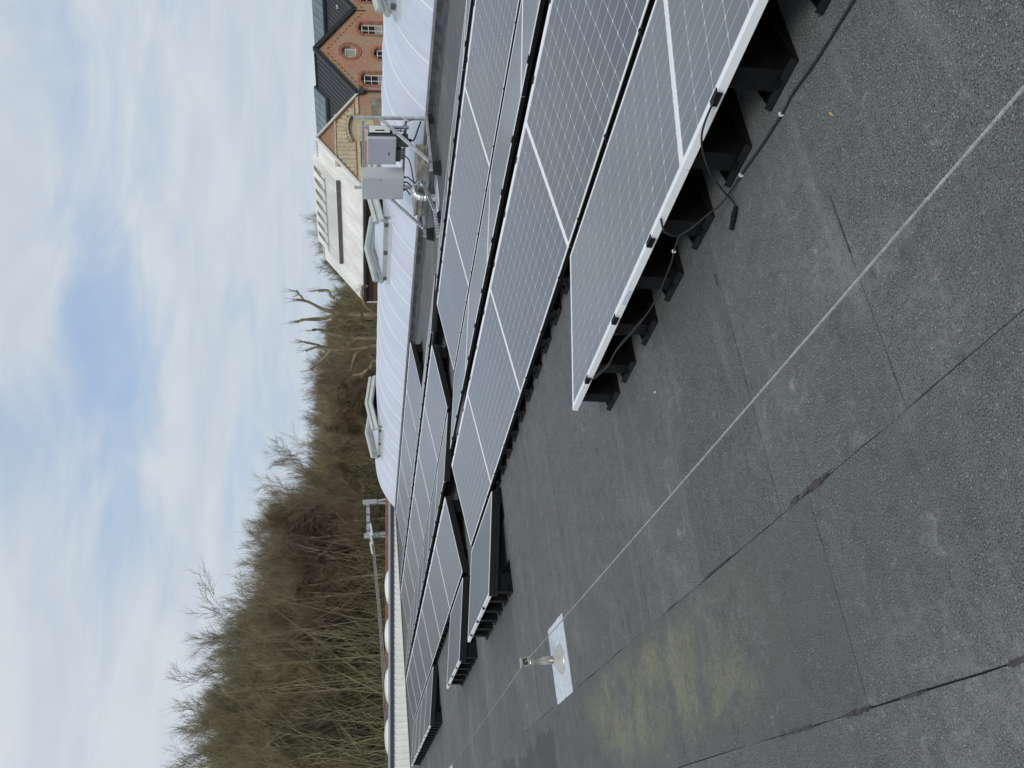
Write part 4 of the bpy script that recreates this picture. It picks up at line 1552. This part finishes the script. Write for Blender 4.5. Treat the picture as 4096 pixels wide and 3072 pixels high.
# roofs
RL = {0: 24.0, 1: 13.1, 2: 24.0}
for gi, (yc, yl, yr) in enumerate(GAB):
    x1 = FXF - RL[gi]
    white = gi == 1
    nm = 'white_corr' if white else 'slate'
    hw = (yr - yl) / 2
    rise = ZAP - ZEV
    sl_ = math.hypot(hw, rise)
    rf = MB()
    for s in (-1, 1):
        e = yc + s * hw
        vs = [bp(FXF + 0.04, yc, ZAP - 0.03), bp(x1, yc, ZAP - 0.03), bp(x1, e, ZEV - 0.03), bp(FXF + 0.04, e, ZEV - 0.03)]
        vs += [(a, b, c - 0.08) for a, b, c in vs]
        rf.add(vs, [(0, 1, 2, 3), (7, 6, 5, 4), (0, 4, 5, 1), (1, 5, 6, 2), (2, 6, 7, 3), (3, 7, 4, 0)])
    rfo = rf.build('roof', nm, bld)
    # standing ribs / corrugation on the visible slope, one per seam
    stepx = 0.30 if white else 0.42
    rib = MB()
    d = Vector((0, -hw, -rise)).normalized()
    rib.bar(Vector((0, 0, 0.012)), Vector((0, -hw, -rise + 0.012)), 0.10 if white else 0.05, 0.045)
    rme_ = rib.mesh('seam', nm)
    x = FXF - 0.12
    while x > x1 + 0.05:
        a = bp(x, yc, ZAP - 0.015)
        link('seam', rme_, rfo, a)
        x -= stepx
    # ridge cap
    MB().bar(bp(FXF + 0.06, yc, ZAP + 0.0), bp(x1, yc, ZAP + 0.0), 0.26, 0.09).build('ridge_cap', nm if white else 'barge_dark', rfo)
    # verges
    for s in (-1, 1):
        e = yc + s * hw
        mb = 'barge_white' if white else 'barge_dark'
        MB().bar(bp(FXF + 0.10, yc, ZAP - 0.02), bp(FXF + 0.10, e, ZEV - 0.02), 0.22, 0.14 if white else 0.30, (0, 0, 1)).build('verge', mb, rfo)
# far gable end and long side wall of the white roofed hall
yl = GAB[1][1]
xe = FXF - 13.1
m = MB()
m.add([bp(xe, yl, ZG + 0.02), bp(xe, 46.7, ZG + 0.02), bp(xe, 46.7, ZEV - 0.15), bp(xe, 42.65, ZAP - 0.15), bp(xe, yl, ZEV - 0.15)] +
      [bp(xe + 0.3, yl, ZG + 0.02), bp(xe + 0.3, 46.7, ZG + 0.02), bp(xe + 0.3, 46.7, ZEV - 0.15), bp(xe + 0.3, 42.65, ZAP - 0.15), bp(xe + 0.3, yl, ZEV - 0.15)],
      [(0, 1, 2, 3, 4), (9, 8, 7, 6, 5)] + [(i, 5 + i, 5 + (i + 1) % 5, (i + 1) % 5) for i in range(5)])
m.build('wall', 'brick_brown', bld)
bbox('wall', 'brick_brown', xe + 0.3, FXF - 0.36, yl + 0.02, yl + 0.34, ZG + 0.02, ZEV - 0.16)
MB().bar(bp(FXF + 0.05, yl - 0.08, ZEV - 0.14), bp(xe - 0.05, yl - 0.08, ZEV - 0.14), 0.16, 0.20).build('gutter', 'gutter', bld)
MB().tube([bp(xe + 0.12, yl - 0.10, ZEV - 0.25), bp(xe + 0.12, yl - 0.10, ZG + 0.1)], 0.05, 8).build('downpipe', 'window_white', bld)
x = FXF - 0.5
while x > xe + 0.2:
    for r_ in range(2):
        bbox('brick', 'brick_dark', x - 0.07 + 0.05 * r_, x + 0.07 + 0.05 * r_, yl - 0.03, yl + 0.018, ZEV - 0.50 - 0.22 * r_, ZEV - 0.37 - 0.22 * r_)
    x -= 0.21
for xc in (FXF - 3.2, FXF - 6.4, FXF - 9.6, FXF - 11.9):
    for q_, rr in enumerate((0.80, 0.62)):
        for i in range(18):
            a = math.pi * (i + .5) / 18
            p = Vector(bp(xc, yl - 0.005 - 0.015 * q_, ZEV - 2.3)) + Vector((math.cos(a) * rr, 0, math.sin(a) * rr))
            dd = Vector((math.cos(a), 0, math.sin(a)))
            MB().bar(p - dd * 0.07, p + dd * 0.07, 0.12, 0.05, (0, 1, 0)).build('brick', 'brick_dark', bld)
# raised ridge vent on the white roof with dark slatted openings
yc = 42.65
xa, xb = FXF - 1.55, FXF - 10.9
sl0 = (ZAP - ZEV) / 4.25


def rz(y, lift):
    return ZAP - 0.03 - abs(y - yc) * sl0 + lift


mon = MB()
vs = []
for xx in (xa, xb):
    vs += [bp(xx, yc - 2.15, rz(yc - 2.15, 0.05)), bp(xx, yc - 2.15, rz(yc - 2.15, 0.30)), bp(xx, yc, rz(yc, 0.36)), bp(xx, yc + 2.15, rz(yc + 2.15, 0.30)), bp(xx, yc + 2.15, rz(yc + 2.15, 0.05))]
mon.add(vs, [(0, 1, 2, 3, 4), (9, 8, 7, 6, 5)] + [(i, 5 + i, 5 + (i + 1) % 5, (i + 1) % 5) for i in range(5)])
mo_ = mon.build('ridge_monitor', 'white_corr', bld)
rib = MB().bar(Vector((0, 0, 0)), Vector((0, -2.14, -2.14 * sl0 + 0.058)), 0.09, 0.04)
rme_ = rib.mesh('seam', 'white_corr')
x = xa - 0.1
while x > xb + 0.05:
    link('seam', rme_, mo_, bp(x, yc - 0.005, rz(yc, 0.375)))
    x -= 0.3
for i in range(7):
    xx = xa - 0.75 - i * 1.2
    for q_ in range(3):
        m = MB().bar(bp(xx - q_ * 0.16, yc - 0.16, rz(yc - 0.16, 0.40)), bp(xx - 0.35 - q_ * 0.16, yc - 1.15, rz(yc - 1.15, 0.39)), 0.07, 0.05)
        m.build('slat', 'corr_dark', mo_)
m = MB().bar(bp(xa - 0.9, yc - 1.22, rz(yc - 1.22, 0.40)), bp(xb + 0.3, yc - 1.22, rz(yc - 1.22, 0.40)), 0.05, 0.08)
m.build('ledge', 'corr_dark', mo_)
MB().bar(bp(xa + 0.02, yc - 2.20, rz(yc - 2.2, 0.20)), bp(xb, yc - 2.20, rz(yc - 2.2, 0.20)), 0.06, 0.24).build('ledge', 'corr_dark', mo_)
# glazed lanterns straddling the slate ridges
for gi, (xa, xb) in ((0, (FXF - 3.4, FXF - 10.5)), (2, (FXF - 0.9, FXF - 9.5))):
    yc = GAB[gi][0]
    ln = MB()
    hw = 1.15
    vs = []
    zl_, zt_ = ZAP - hw * sl0 - 0.02, ZAP + 0.22
    for xx in (xa, xb):
        vs += [bp(xx, yc - hw, zl_), bp(xx, yc - hw, zl_ + 0.18), bp(xx, yc, zt_), bp(xx, yc + hw, zl_ + 0.18), bp(xx, yc + hw, zl_)]
    ln.add(vs, [(0, 1, 2, 3, 4), (9, 8, 7, 6, 5)] + [(i, 5 + i, 5 + (i + 1) % 5, (i + 1) % 5) for i in range(5)])
    lo_ = ln.build('lantern', 'lantern_frame', bld)
    nb_ = int((xa - xb) / 0.72)
    for s in (-1, 1):
        for i in range(nb_):
            x_a, x_b = xa - 0.06 - i * 0.72, xa - 0.70 - i * 0.72
            y1_, y2_ = yc + s * 0.06, yc + s * (hw - 0.06)
            za_, zb_ = zt_ - 0.06 * (zt_ - zl_ - 0.18) / hw, zl_ + 0.18 + 0.06 * (zt_ - zl_ - 0.18) / hw
            vs = [bp(x_a, y1_, za_ + 0.012), bp(x_b, y1_, za_ + 0.012), bp(x_b, y2_, zb_ + 0.012), bp(x_a, y2_, zb_ + 0.012)]
            vs += [(a, b, c - 0.01) for a, b, c in vs]
            MB().add(vs, [(0, 1, 2, 3), (7, 6, 5, 4), (0, 4, 5, 1), (1, 5, 6, 2), (2, 6, 7, 3), (3, 7, 4, 0)]).build('pane', 'lantern_glass', lo_)
    MB().box(-0.10, 0.10, -0.10, 0.10, 0, 0.14).build('roof_outlet', 'white_steel', bld).location = bp(xa - 0.2, yc - 2.6, ZAP - 2.6 * sl0)
    x0_ = bp(xa, yc - hw - 0.08, zl_ + 0.02)
    MB().box(xb - xa, 0.03, -0.08, 0.06, -0.04, 0.12).build('kerb', 'barge_dark', lo_).location = x0_

# ------------------------------------------------------------------ the bare wood


def cone_mesh(segs, m_, name, sides=3):
    """segs: array (n,8): p0(3) p1(3) r0 r1 -> one mesh of tapering prisms"""
    S = np.asarray(segs, float)
    n = len(S)
    p0, p1, r0, r1 = S[:, 0:3], S[:, 3:6], S[:, 6], S[:, 7]
    d = p1 - p0
    ln = np.linalg.norm(d, axis=1, keepdims=True) + 1e-9
    d = d / ln
    ref = np.where(np.abs(d[:, 2:3]) > 0.9, np.array([[1.0, 0, 0]]), np.array([[0, 0, 1.0]]))
    s = np.cross(d, ref)
    s /= np.linalg.norm(s, axis=1, keepdims=True) + 1e-9
    u = np.cross(s, d)
    V = np.zeros((n, 2 * sides, 3))
    for k in range(sides):
        a = 2 * math.pi * k / sides
        o_ = s * math.cos(a) + u * math.sin(a)
        V[:, k] = p0 + o_ * r0[:, None]
        V[:, sides + k] = p1 + o_ * r1[:, None]
    base = (np.arange(n) * 2 * sides)[:, None]
    F = []
    for k in range(sides):
        k2 = (k + 1) % sides
        F.append(base + np.array([[k, k2, sides + k2, sides + k]]))
    F = np.concatenate(F, 1).reshape(-1)
    me = bpy.data.meshes.new(name)
    nv, nf = n * 2 * sides, n * sides
    me.vertices.add(nv)
    me.vertices.foreach_set('co', V.reshape(-1))
    me.loops.add(nf * 4)
    me.loops.foreach_set('vertex_index', F.astype(np.int32))
    me.polygons.add(nf)
    me.polygons.foreach_set('loop_start', np.arange(nf, dtype=np.int32) * 4)
    me.polygons.foreach_set('loop_total', np.full(nf, 4, dtype=np.int32))
    me.materials.append(MATS[m_])
    me.update(calc_edges=True)
    return me


def unit(v):
    return v / (np.linalg.norm(v) + 1e-9)


def gen_tree(seed, H, fork=0.35, spread=0.55, nl=16, twigs=6, r0=None):
    """bare deciduous tree: trunk segments and crown segments"""
    rg = np.random.default_rng(seed)
    r0 = r0 or H * 0.011
    trunk, crown = [], []
    p = np.array([0.0, 0, 0])
    d = np.array([0, 0, 1.0])
    nseg = 9
    pts = [(p.copy(), r0)]
    for i in range(nseg):
        d = unit(d + rg.normal(0, 0.06, 3) + np.array([0, 0, 0.08]))
        q_ = p + d * H * 0.70 / nseg
        rr = r0 * (1 - 0.085 * (i + 1))
        trunk.append((*p, *q_, r0 * (1 - 0.085 * i), rr))
        p = q_
        pts.append((p.copy(), rr))

    def grow(p, d, ln, r, lev):
        k = 4 if lev < 2 else 3
        segl = ln / k
        for i in range(k):
            d = unit(d + rg.normal(0, 0.13, 3) + np.array([0, 0, 0.10 if lev < 2 else 0.05]))
            q_ = p + d * segl
            ra, rb = r * (1 - 0.7 * i / k), r * (1 - 0.7 * (i + 1) / k)
            crown.append((*p, *q_, ra, rb))
            if lev < 3:
                nch = (2 if lev == 0 else 2) if i > 0 or lev > 0 else 1
                for _ in range(nch):
                    ax = rg.normal(0, 1, 3)
                    side = unit(np.cross(d, ax))
                    ang = rg.uniform(0.32, 0.72)
                    nd = unit(d * math.cos(ang) + side * math.sin(ang) + np.array([0, 0, 0.12]))
                    grow(q_, nd, ln * rg.uniform(0.34, 0.54), max(rb * 0.6, 0.013), lev + 1)
            else:
                for _ in range(twigs // 3):
                    ax = rg.normal(0, 1, 3)
                    side = unit(np.cross(d, ax))
                    ang = rg.uniform(0.3, 0.8)
                    nd = unit(d * math.cos(ang) + side * math.sin(ang) + np.array([0, 0, 0.15]))
                    crown.append((*q_, *(q_ + nd * rg.uniform(0.4, 1.1) * H / 20), 0.011, 0.004))
            p = q_
    for j in range(nl):
        f = fork + (1 - fork) * (j + rg.uniform(0, 0.9)) / nl
        x = f * nseg
        i = min(int(x), nseg - 1)
        t = x - i
        pp_ = pts[i][0] * (1 - t) + pts[i + 1][0] * t
        rr = pts[i][1] * (1 - t) + pts[i + 1][1] * t
        az = rg.uniform(0, 2 * math.pi)
        el = rg.uniform(0.78, 1.22)
        nd = np.array([math.cos(az) * math.cos(el), math.sin(az) * math.cos(el), math.sin(el)])
        ln = (0.93 * H - pp_[2]) / math.sin(el) * rg.uniform(0.62, 0.95) * (0.72 + 0.5 * spread) * 0.80
        grow(pp_, nd, ln, rr * 0.5, 0)
    # leader keeps on
    grow(pts[-1][0], d, H * 0.10, pts[-1][1], 1)
    return trunk, crown


TREES = []
spec = [('bark_brown', 'bark_brown', .38, .50, 13), ('bark_grey', 'bark_grey', .45, .60, 12), ('bark_olive', 'bark_olive', .30, .45, 14),
        ('bark_brown', 'twig_russet', .40, .52, 13), ('bark_grey', 'bark_brown', .50, .68, 12), ('bark_olive', 'bark_brown', .35, .48, 13), ('bark_birch', 'twig_russet', .42, .40, 12)]
for i, (a, b, fk, spd, nl) in enumerate(spec):
    t_, c_ = gen_tree(100 + i, 20.0, fk, spd, nl, 6, 0.13 if a == 'bark_birch' else None)
    top_ = float(np.percentile(np.asarray(c_)[:, 5], 99.5))
    TREES.append((cone_mesh(t_, a, 'trunk', 6), cone_mesh(c_, b, 'crown', 3), top_))

# skyline of the wood: azimuth (deg from +Y towards -X) and tangent of elevation, read off the photograph
f_ = 3535.0
sk = [(700, 1350), (860, 1345), (930, 1255), (1000, 1310), (1080, 1330), (1147, 1275), (1317, 1275), (1407, 1250), (1447, 1215), (1557, 1215), (1690, 1215), (1775, 1222), (1879, 1160), (1955, 1080), (2087, 1005),
      (2200, 991), (2305, 981), (2362, 925), (2457, 887), (2570, 816), (2703, 759), (2873, 721), (3053, 765), (3300, 740), (3700, 760)]
AZ, EL = [], []
for yy, vv in sk:
    u_ = (3072 - yy - 1536) / f_
    AZ.append(math.degrees(YAW) - math.degrees(math.atan(u_)))
    EL.append((1343.9 + 0.03542 * yy - vv) / f_ / math.sqrt(1 + u_ * u_))
AZ, EL = np.array(AZ), np.array(EL)


def wood_dist(az):
    return float(np.interp(az, [40, 56, 70, 86, 95], [150, 128, 100, 74, 66]))


def place_tree(az, dist, H, kind, label, group):
    x, y = -math.sin(R_(az)) * dist, math.cos(R_(az)) * dist
    r = thing('bare_tree', label, 'tree', (x, y, ZG), group, (0, 0, random.uniform(0, 6.28)))
    s = H / TREES[kind][2]
    w = s * random.uniform(0.9, 1.15)
    r.scale = (w * 0.85, w * 0.85, s)
    link('trunk', TREES[kind][0], r)
    link('crown', TREES[kind][1], r)
    return r


KL = ['brown twiggy bare tree in the wood beyond the white wall', 'grey spreading bare tree in the wood beyond the white wall', 'olive mossy bare tree in the wood beyond the white wall',
      'bare tree with russet twigs in the wood beyond the white wall', 'broad-crowned grey and brown bare tree in the wood', 'bare tree with olive trunk and brown twigs in the wood', 'pale-barked birch standing in the brown wood']
az = 46.0
cnt = 0
while az < 96:
    D = wood_dist(az)
    el = min(float(np.interp(az + k_, AZ, EL)) for k_ in (-1.3, -0.6, 0, 0.6))
    step = 2.2 / D * 57.3
    if az < 56.0 and not 52.6 < az < 54.6:
        az += step
        continue
    for row, (dd, hf) in enumerate(((4, 1.0), (-6, 0.86), (-15, 0.70))):
        if az < 56 and row == 2:
            continue
        a2 = az + random.uniform(-0.4, 0.4) * step + row * step * 0.37
        dist = D + dd + random.uniform(-3, 3)
        H = CAM_H - ZG + (el * hf + (0 if row == 0 else el * random.uniform(-0.12, 0.05))) * dist
        if row == 0:
            H *= random.uniform(0.95, 1.01)
        kind = random.choice([0, 1, 2, 3, 4, 5, 0, 3, 5]) if not (cnt % 23 == 11 and row > 0) else 6
        place_tree(a2, dist, max(6, H), kind, KL[kind], 'wood trees ' + KL[kind].split(' in the')[0])
        cnt += 1
    az += step * random.uniform(0.85, 1.2)
# paired birches whose trunks show pale
for yy, d_, H in ((1565, 88, 12.8), (1625, 90, 13.4), (1645, 90, 13.1), (2065, 78, 18), (2035, 79, 17.5), (2290, 74, 17)):
    u_ = (3072 - yy - 1536) / f_
    place_tree(math.degrees(YAW) - math.degrees(math.atan(u_)), d_, H, 6, 'slender white-stemmed birch at the edge of the wood', 'edge birches')

for yy, d_, H in ((925, 140, 15.0), (975, 142, 14.0)):
    u_ = (3072 - yy - 1536) / f_
    place_tree(math.degrees(YAW) - math.degrees(math.atan(u_)), d_, H, 4, 'small bare tree top showing over the ridge of the white roof', 'trees behind the white roof')

# undergrowth: thickets of thin upright stems and brambles between the trunks
segs = {'bark_olive': [], 'bark_brown': [], 'pole_pale': []}
for i in range(520):
    a_ = rng.uniform(55, 96)
    D = wood_dist(a_)
    dist = D + rng.uniform(-25, 2)
    el = float(np.interp(a_, AZ, EL))
    h = (CAM_H - ZG + el * dist) * rng.uniform(0.55, 0.92)
    p = np.array([-math.sin(R_(a_)) * dist, math.cos(R_(a_)) * dist, ZG])
    if p[0] > -59 and p[1] > 37:
        continue
    ln_ = rng.normal(0, 0.035, 2)
    q_ = p + np.array([ln_[0] * h, ln_[1] * h, h * 0.55])
    e = q_ + np.array([ln_[0] * h * 2 + rng.normal(0, .3), ln_[1] * h * 2 + rng.normal(0, .3), h * 0.45])
    key = rng.choice(['pole_pale', 'bark_olive', 'bark_brown'])
    segs[key].append((*p, *q_, 0.055, 0.040))
    segs[key].append((*q_, *e, 0.040, 0.010))
    for _ in range(14):
        t = rng.uniform(0.45, 0.98)
        b0 = p * (1 - t) + e * t
        dv = rng.normal(0, 1, 3)
        dv[2] = abs(dv[2]) + 1.1
        segs[key].append((*b0, *(b0 + unit(dv) * rng.uniform(0.8, 2.2)), 0.018, 0.006))
for i in range(6500):
    a_ = rng.uniform(47, 96)
    D = wood_dist(a_)
    dist = D + rng.uniform(-24, 14)
    x, y = -math.sin(R_(a_)) * dist, math.cos(R_(a_)) * dist
    if x > -59 and y > 37:
        continue
    h = rng.uniform(4, 10) if rng.uniform() < 0.6 else rng.uniform(9, 15) * min(1.0, 80 / D)
    key = rng.choice(['bark_olive', 'bark_brown', 'bark_brown'])
    p = np.array([x, y, ZG])
    lean = rng.normal(0, 0.10, 3)
    q_ = p + np.array([lean[0] * h, lean[1] * h, h * 0.6])
    e = q_ + np.array([lean[0] * h * 1.4, lean[1] * h * 1.4, h * 0.4])
    segs[key].append((*p, *q_, 0.04, 0.028))
    segs[key].append((*q_, *e, 0.028, 0.010))
    for _ in range(9):
        t = rng.uniform(0.25, 0.95)
        b0 = p * (1 - t) + e * t
        dv = rng.normal(0, 1, 3)
        dv[2] = abs(dv[2]) + 0.5
        segs[key].append((*b0, *(b0 + unit(dv) * rng.uniform(0.8, 2.4)), 0.016, 0.006))
r = thing('undergrowth', 'dense olive and brown undergrowth of thin stems between the trees', 'undergrowth', (0, 0, 0))
r['kind'] = 'stuff'
for k_, s_ in segs.items():
    if s_:
        o = link('thicket', cone_mesh(s_, k_, 'thicket'), r)
        o['kind'] = 'stuff'

# pollards in front of the wood: thick knuckled limbs with straight young shoots


def pollard(limbs, dist, yref, label, seed):
    rg = np.random.default_rng(seed)
    u_ = (3072 - yref - 1536) / f_
    az_ = YAW - math.atan(u_)
    c = Vector((-math.sin(az_) * dist, math.cos(az_) * dist, ZG))
    side = Vector((math.cos(az_), math.sin(az_), 0))
    dep = Vector((-math.sin(az_), math.cos(az_), 0))
    r = thing('pollard_tree', label, 'tree', c, 'pollard trees')
    sc = dist / f_ / math.sqrt(1 + u_ * u_) * (1 + u_ * u_)
    mb = MB()
    sh = []
    for li, (pts, r0, r1, shoots) in enumerate(limbs):
        P = []
        off = rg.uniform(-0.6, 0.6)
        for k, (xx, yy) in enumerate(pts):
            hz = 1343.9 + 0.03542 * yy
            P.append(side * ((yref - yy) * sc) + dep * (off * k / max(1, len(pts) - 1)) + Vector((0, 0, CAM_H - ZG + (hz - xx) * sc)))
        sp = spline(P, 4)
        rr = [0.72 * (r0 + (r1 - r0) * i / (len(sp) - 1)) + float(rg.uniform(-0.012, 0.02)) for i in range(len(sp))]
        rr[-1] *= 1.35
        mb.tube(sp, rr, 8)
        for k in range(shoots // 2 + 1):
            b0 = np.array(sp[-1 - int(rg.integers(0, max(1, len(sp) // 5)))])
            dv = unit(rg.normal(0, 0.22, 3) + np.array([0, 0, 1.0]) + 0.35 * unit(np.array(sp[-1] - sp[-3])))
            sh.append((*b0, *(b0 + dv * rg.uniform(0.25, 0.8)), 0.012, 0.005))
        for k in range(shoots // 2):
            b0 = np.array(sp[int(rg.integers(len(sp) // 3, len(sp)))])
            dv = unit(rg.normal(0, 0.5, 3) + np.array([0, 0, 0.9]))
            sh.append((*b0, *(b0 + dv * rg.uniform(0.2, 0.7)), 0.011, 0.005))
    mb.build('trunk', 'bark_pollard', r, True)
    link('crown', cone_mesh(sh, 'bark_pollard', 'crown'), r)


pc = lambda X, Y: (1180 + X * 0.3616, 1100 + Y * 0.3616)
pollard([([pc(1400, 420), pc(900, 400), pc(740, 395), pc(560, 385), pc(430, 395), pc(330, 425), pc(200, 430), pc(100, 435), pc(45, 460)], 0.19, 0.075, 16),
         ([pc(740, 395), pc(560, 380), pc(400, 350), pc(300, 315), pc(190, 255), pc(120, 230), pc(50, 220)], 0.17, 0.06, 14),
         ([pc(120, 230), pc(80, 170), pc(35, 125)], 0.075, 0.06, 14),
         ([pc(900, 400), pc(830, 340), pc(770, 290), pc(740, 220), pc(730, 150), pc(760, 90), pc(795, 90)], 0.12, 0.07, 22)], 46, 1245, 'tall knuckled pollard with twin limbs beside the white-roofed hall', 1)
pollard([([pc(1400, 660), pc(905, 655), pc(780, 652), pc(690, 650), pc(640, 680), pc(580, 715)], 0.18, 0.10, 8),
         ([pc(690, 650), pc(560, 630), pc(430, 600), pc(340, 560), pc(270, 545), pc(205, 548)], 0.13, 0.07, 14),
         ([pc(600, 640), pc(440, 210), pc(400, 180), pc(375, 125), pc(270, 125)][1:], 0.10, 0.08, 14)], 47, 1338, 'pollard with a short sawn side stub beside the twin-limbed pollard', 2)
pollard([([pc(1400, 740), pc(880, 735), pc(780, 750), pc(650, 770), pc(430, 770), pc(330, 745), pc(240, 735), pc(145, 772)], 0.17, 0.06, 14),
         ([pc(340, 745), pc(270, 710), pc(180, 690), pc(115, 670)], 0.09, 0.06, 16),
         ([pc(400, 770), pc(350, 830), pc(270, 905), pc(190, 975)], 0.10, 0.085, 6),
         ([pc(740, 760), pc(670, 820), pc(640, 900), pc(620, 990)], 0.11, 0.09, 8)], 48, 1375, 'pollard with long bare stubs leaning out over the skylight', 3)
pollard([([pc(1400, 960), pc(900, 900), pc(840, 950), pc(780, 1020), pc(735, 1060)], 0.13, 0.10, 40),
         ([pc(800, 990), pc(720, 1040), pc(640, 1050)], 0.09, 0.08, 36)], 49, 1455, 'low pollard stump bristling with straight pale shoots', 4)
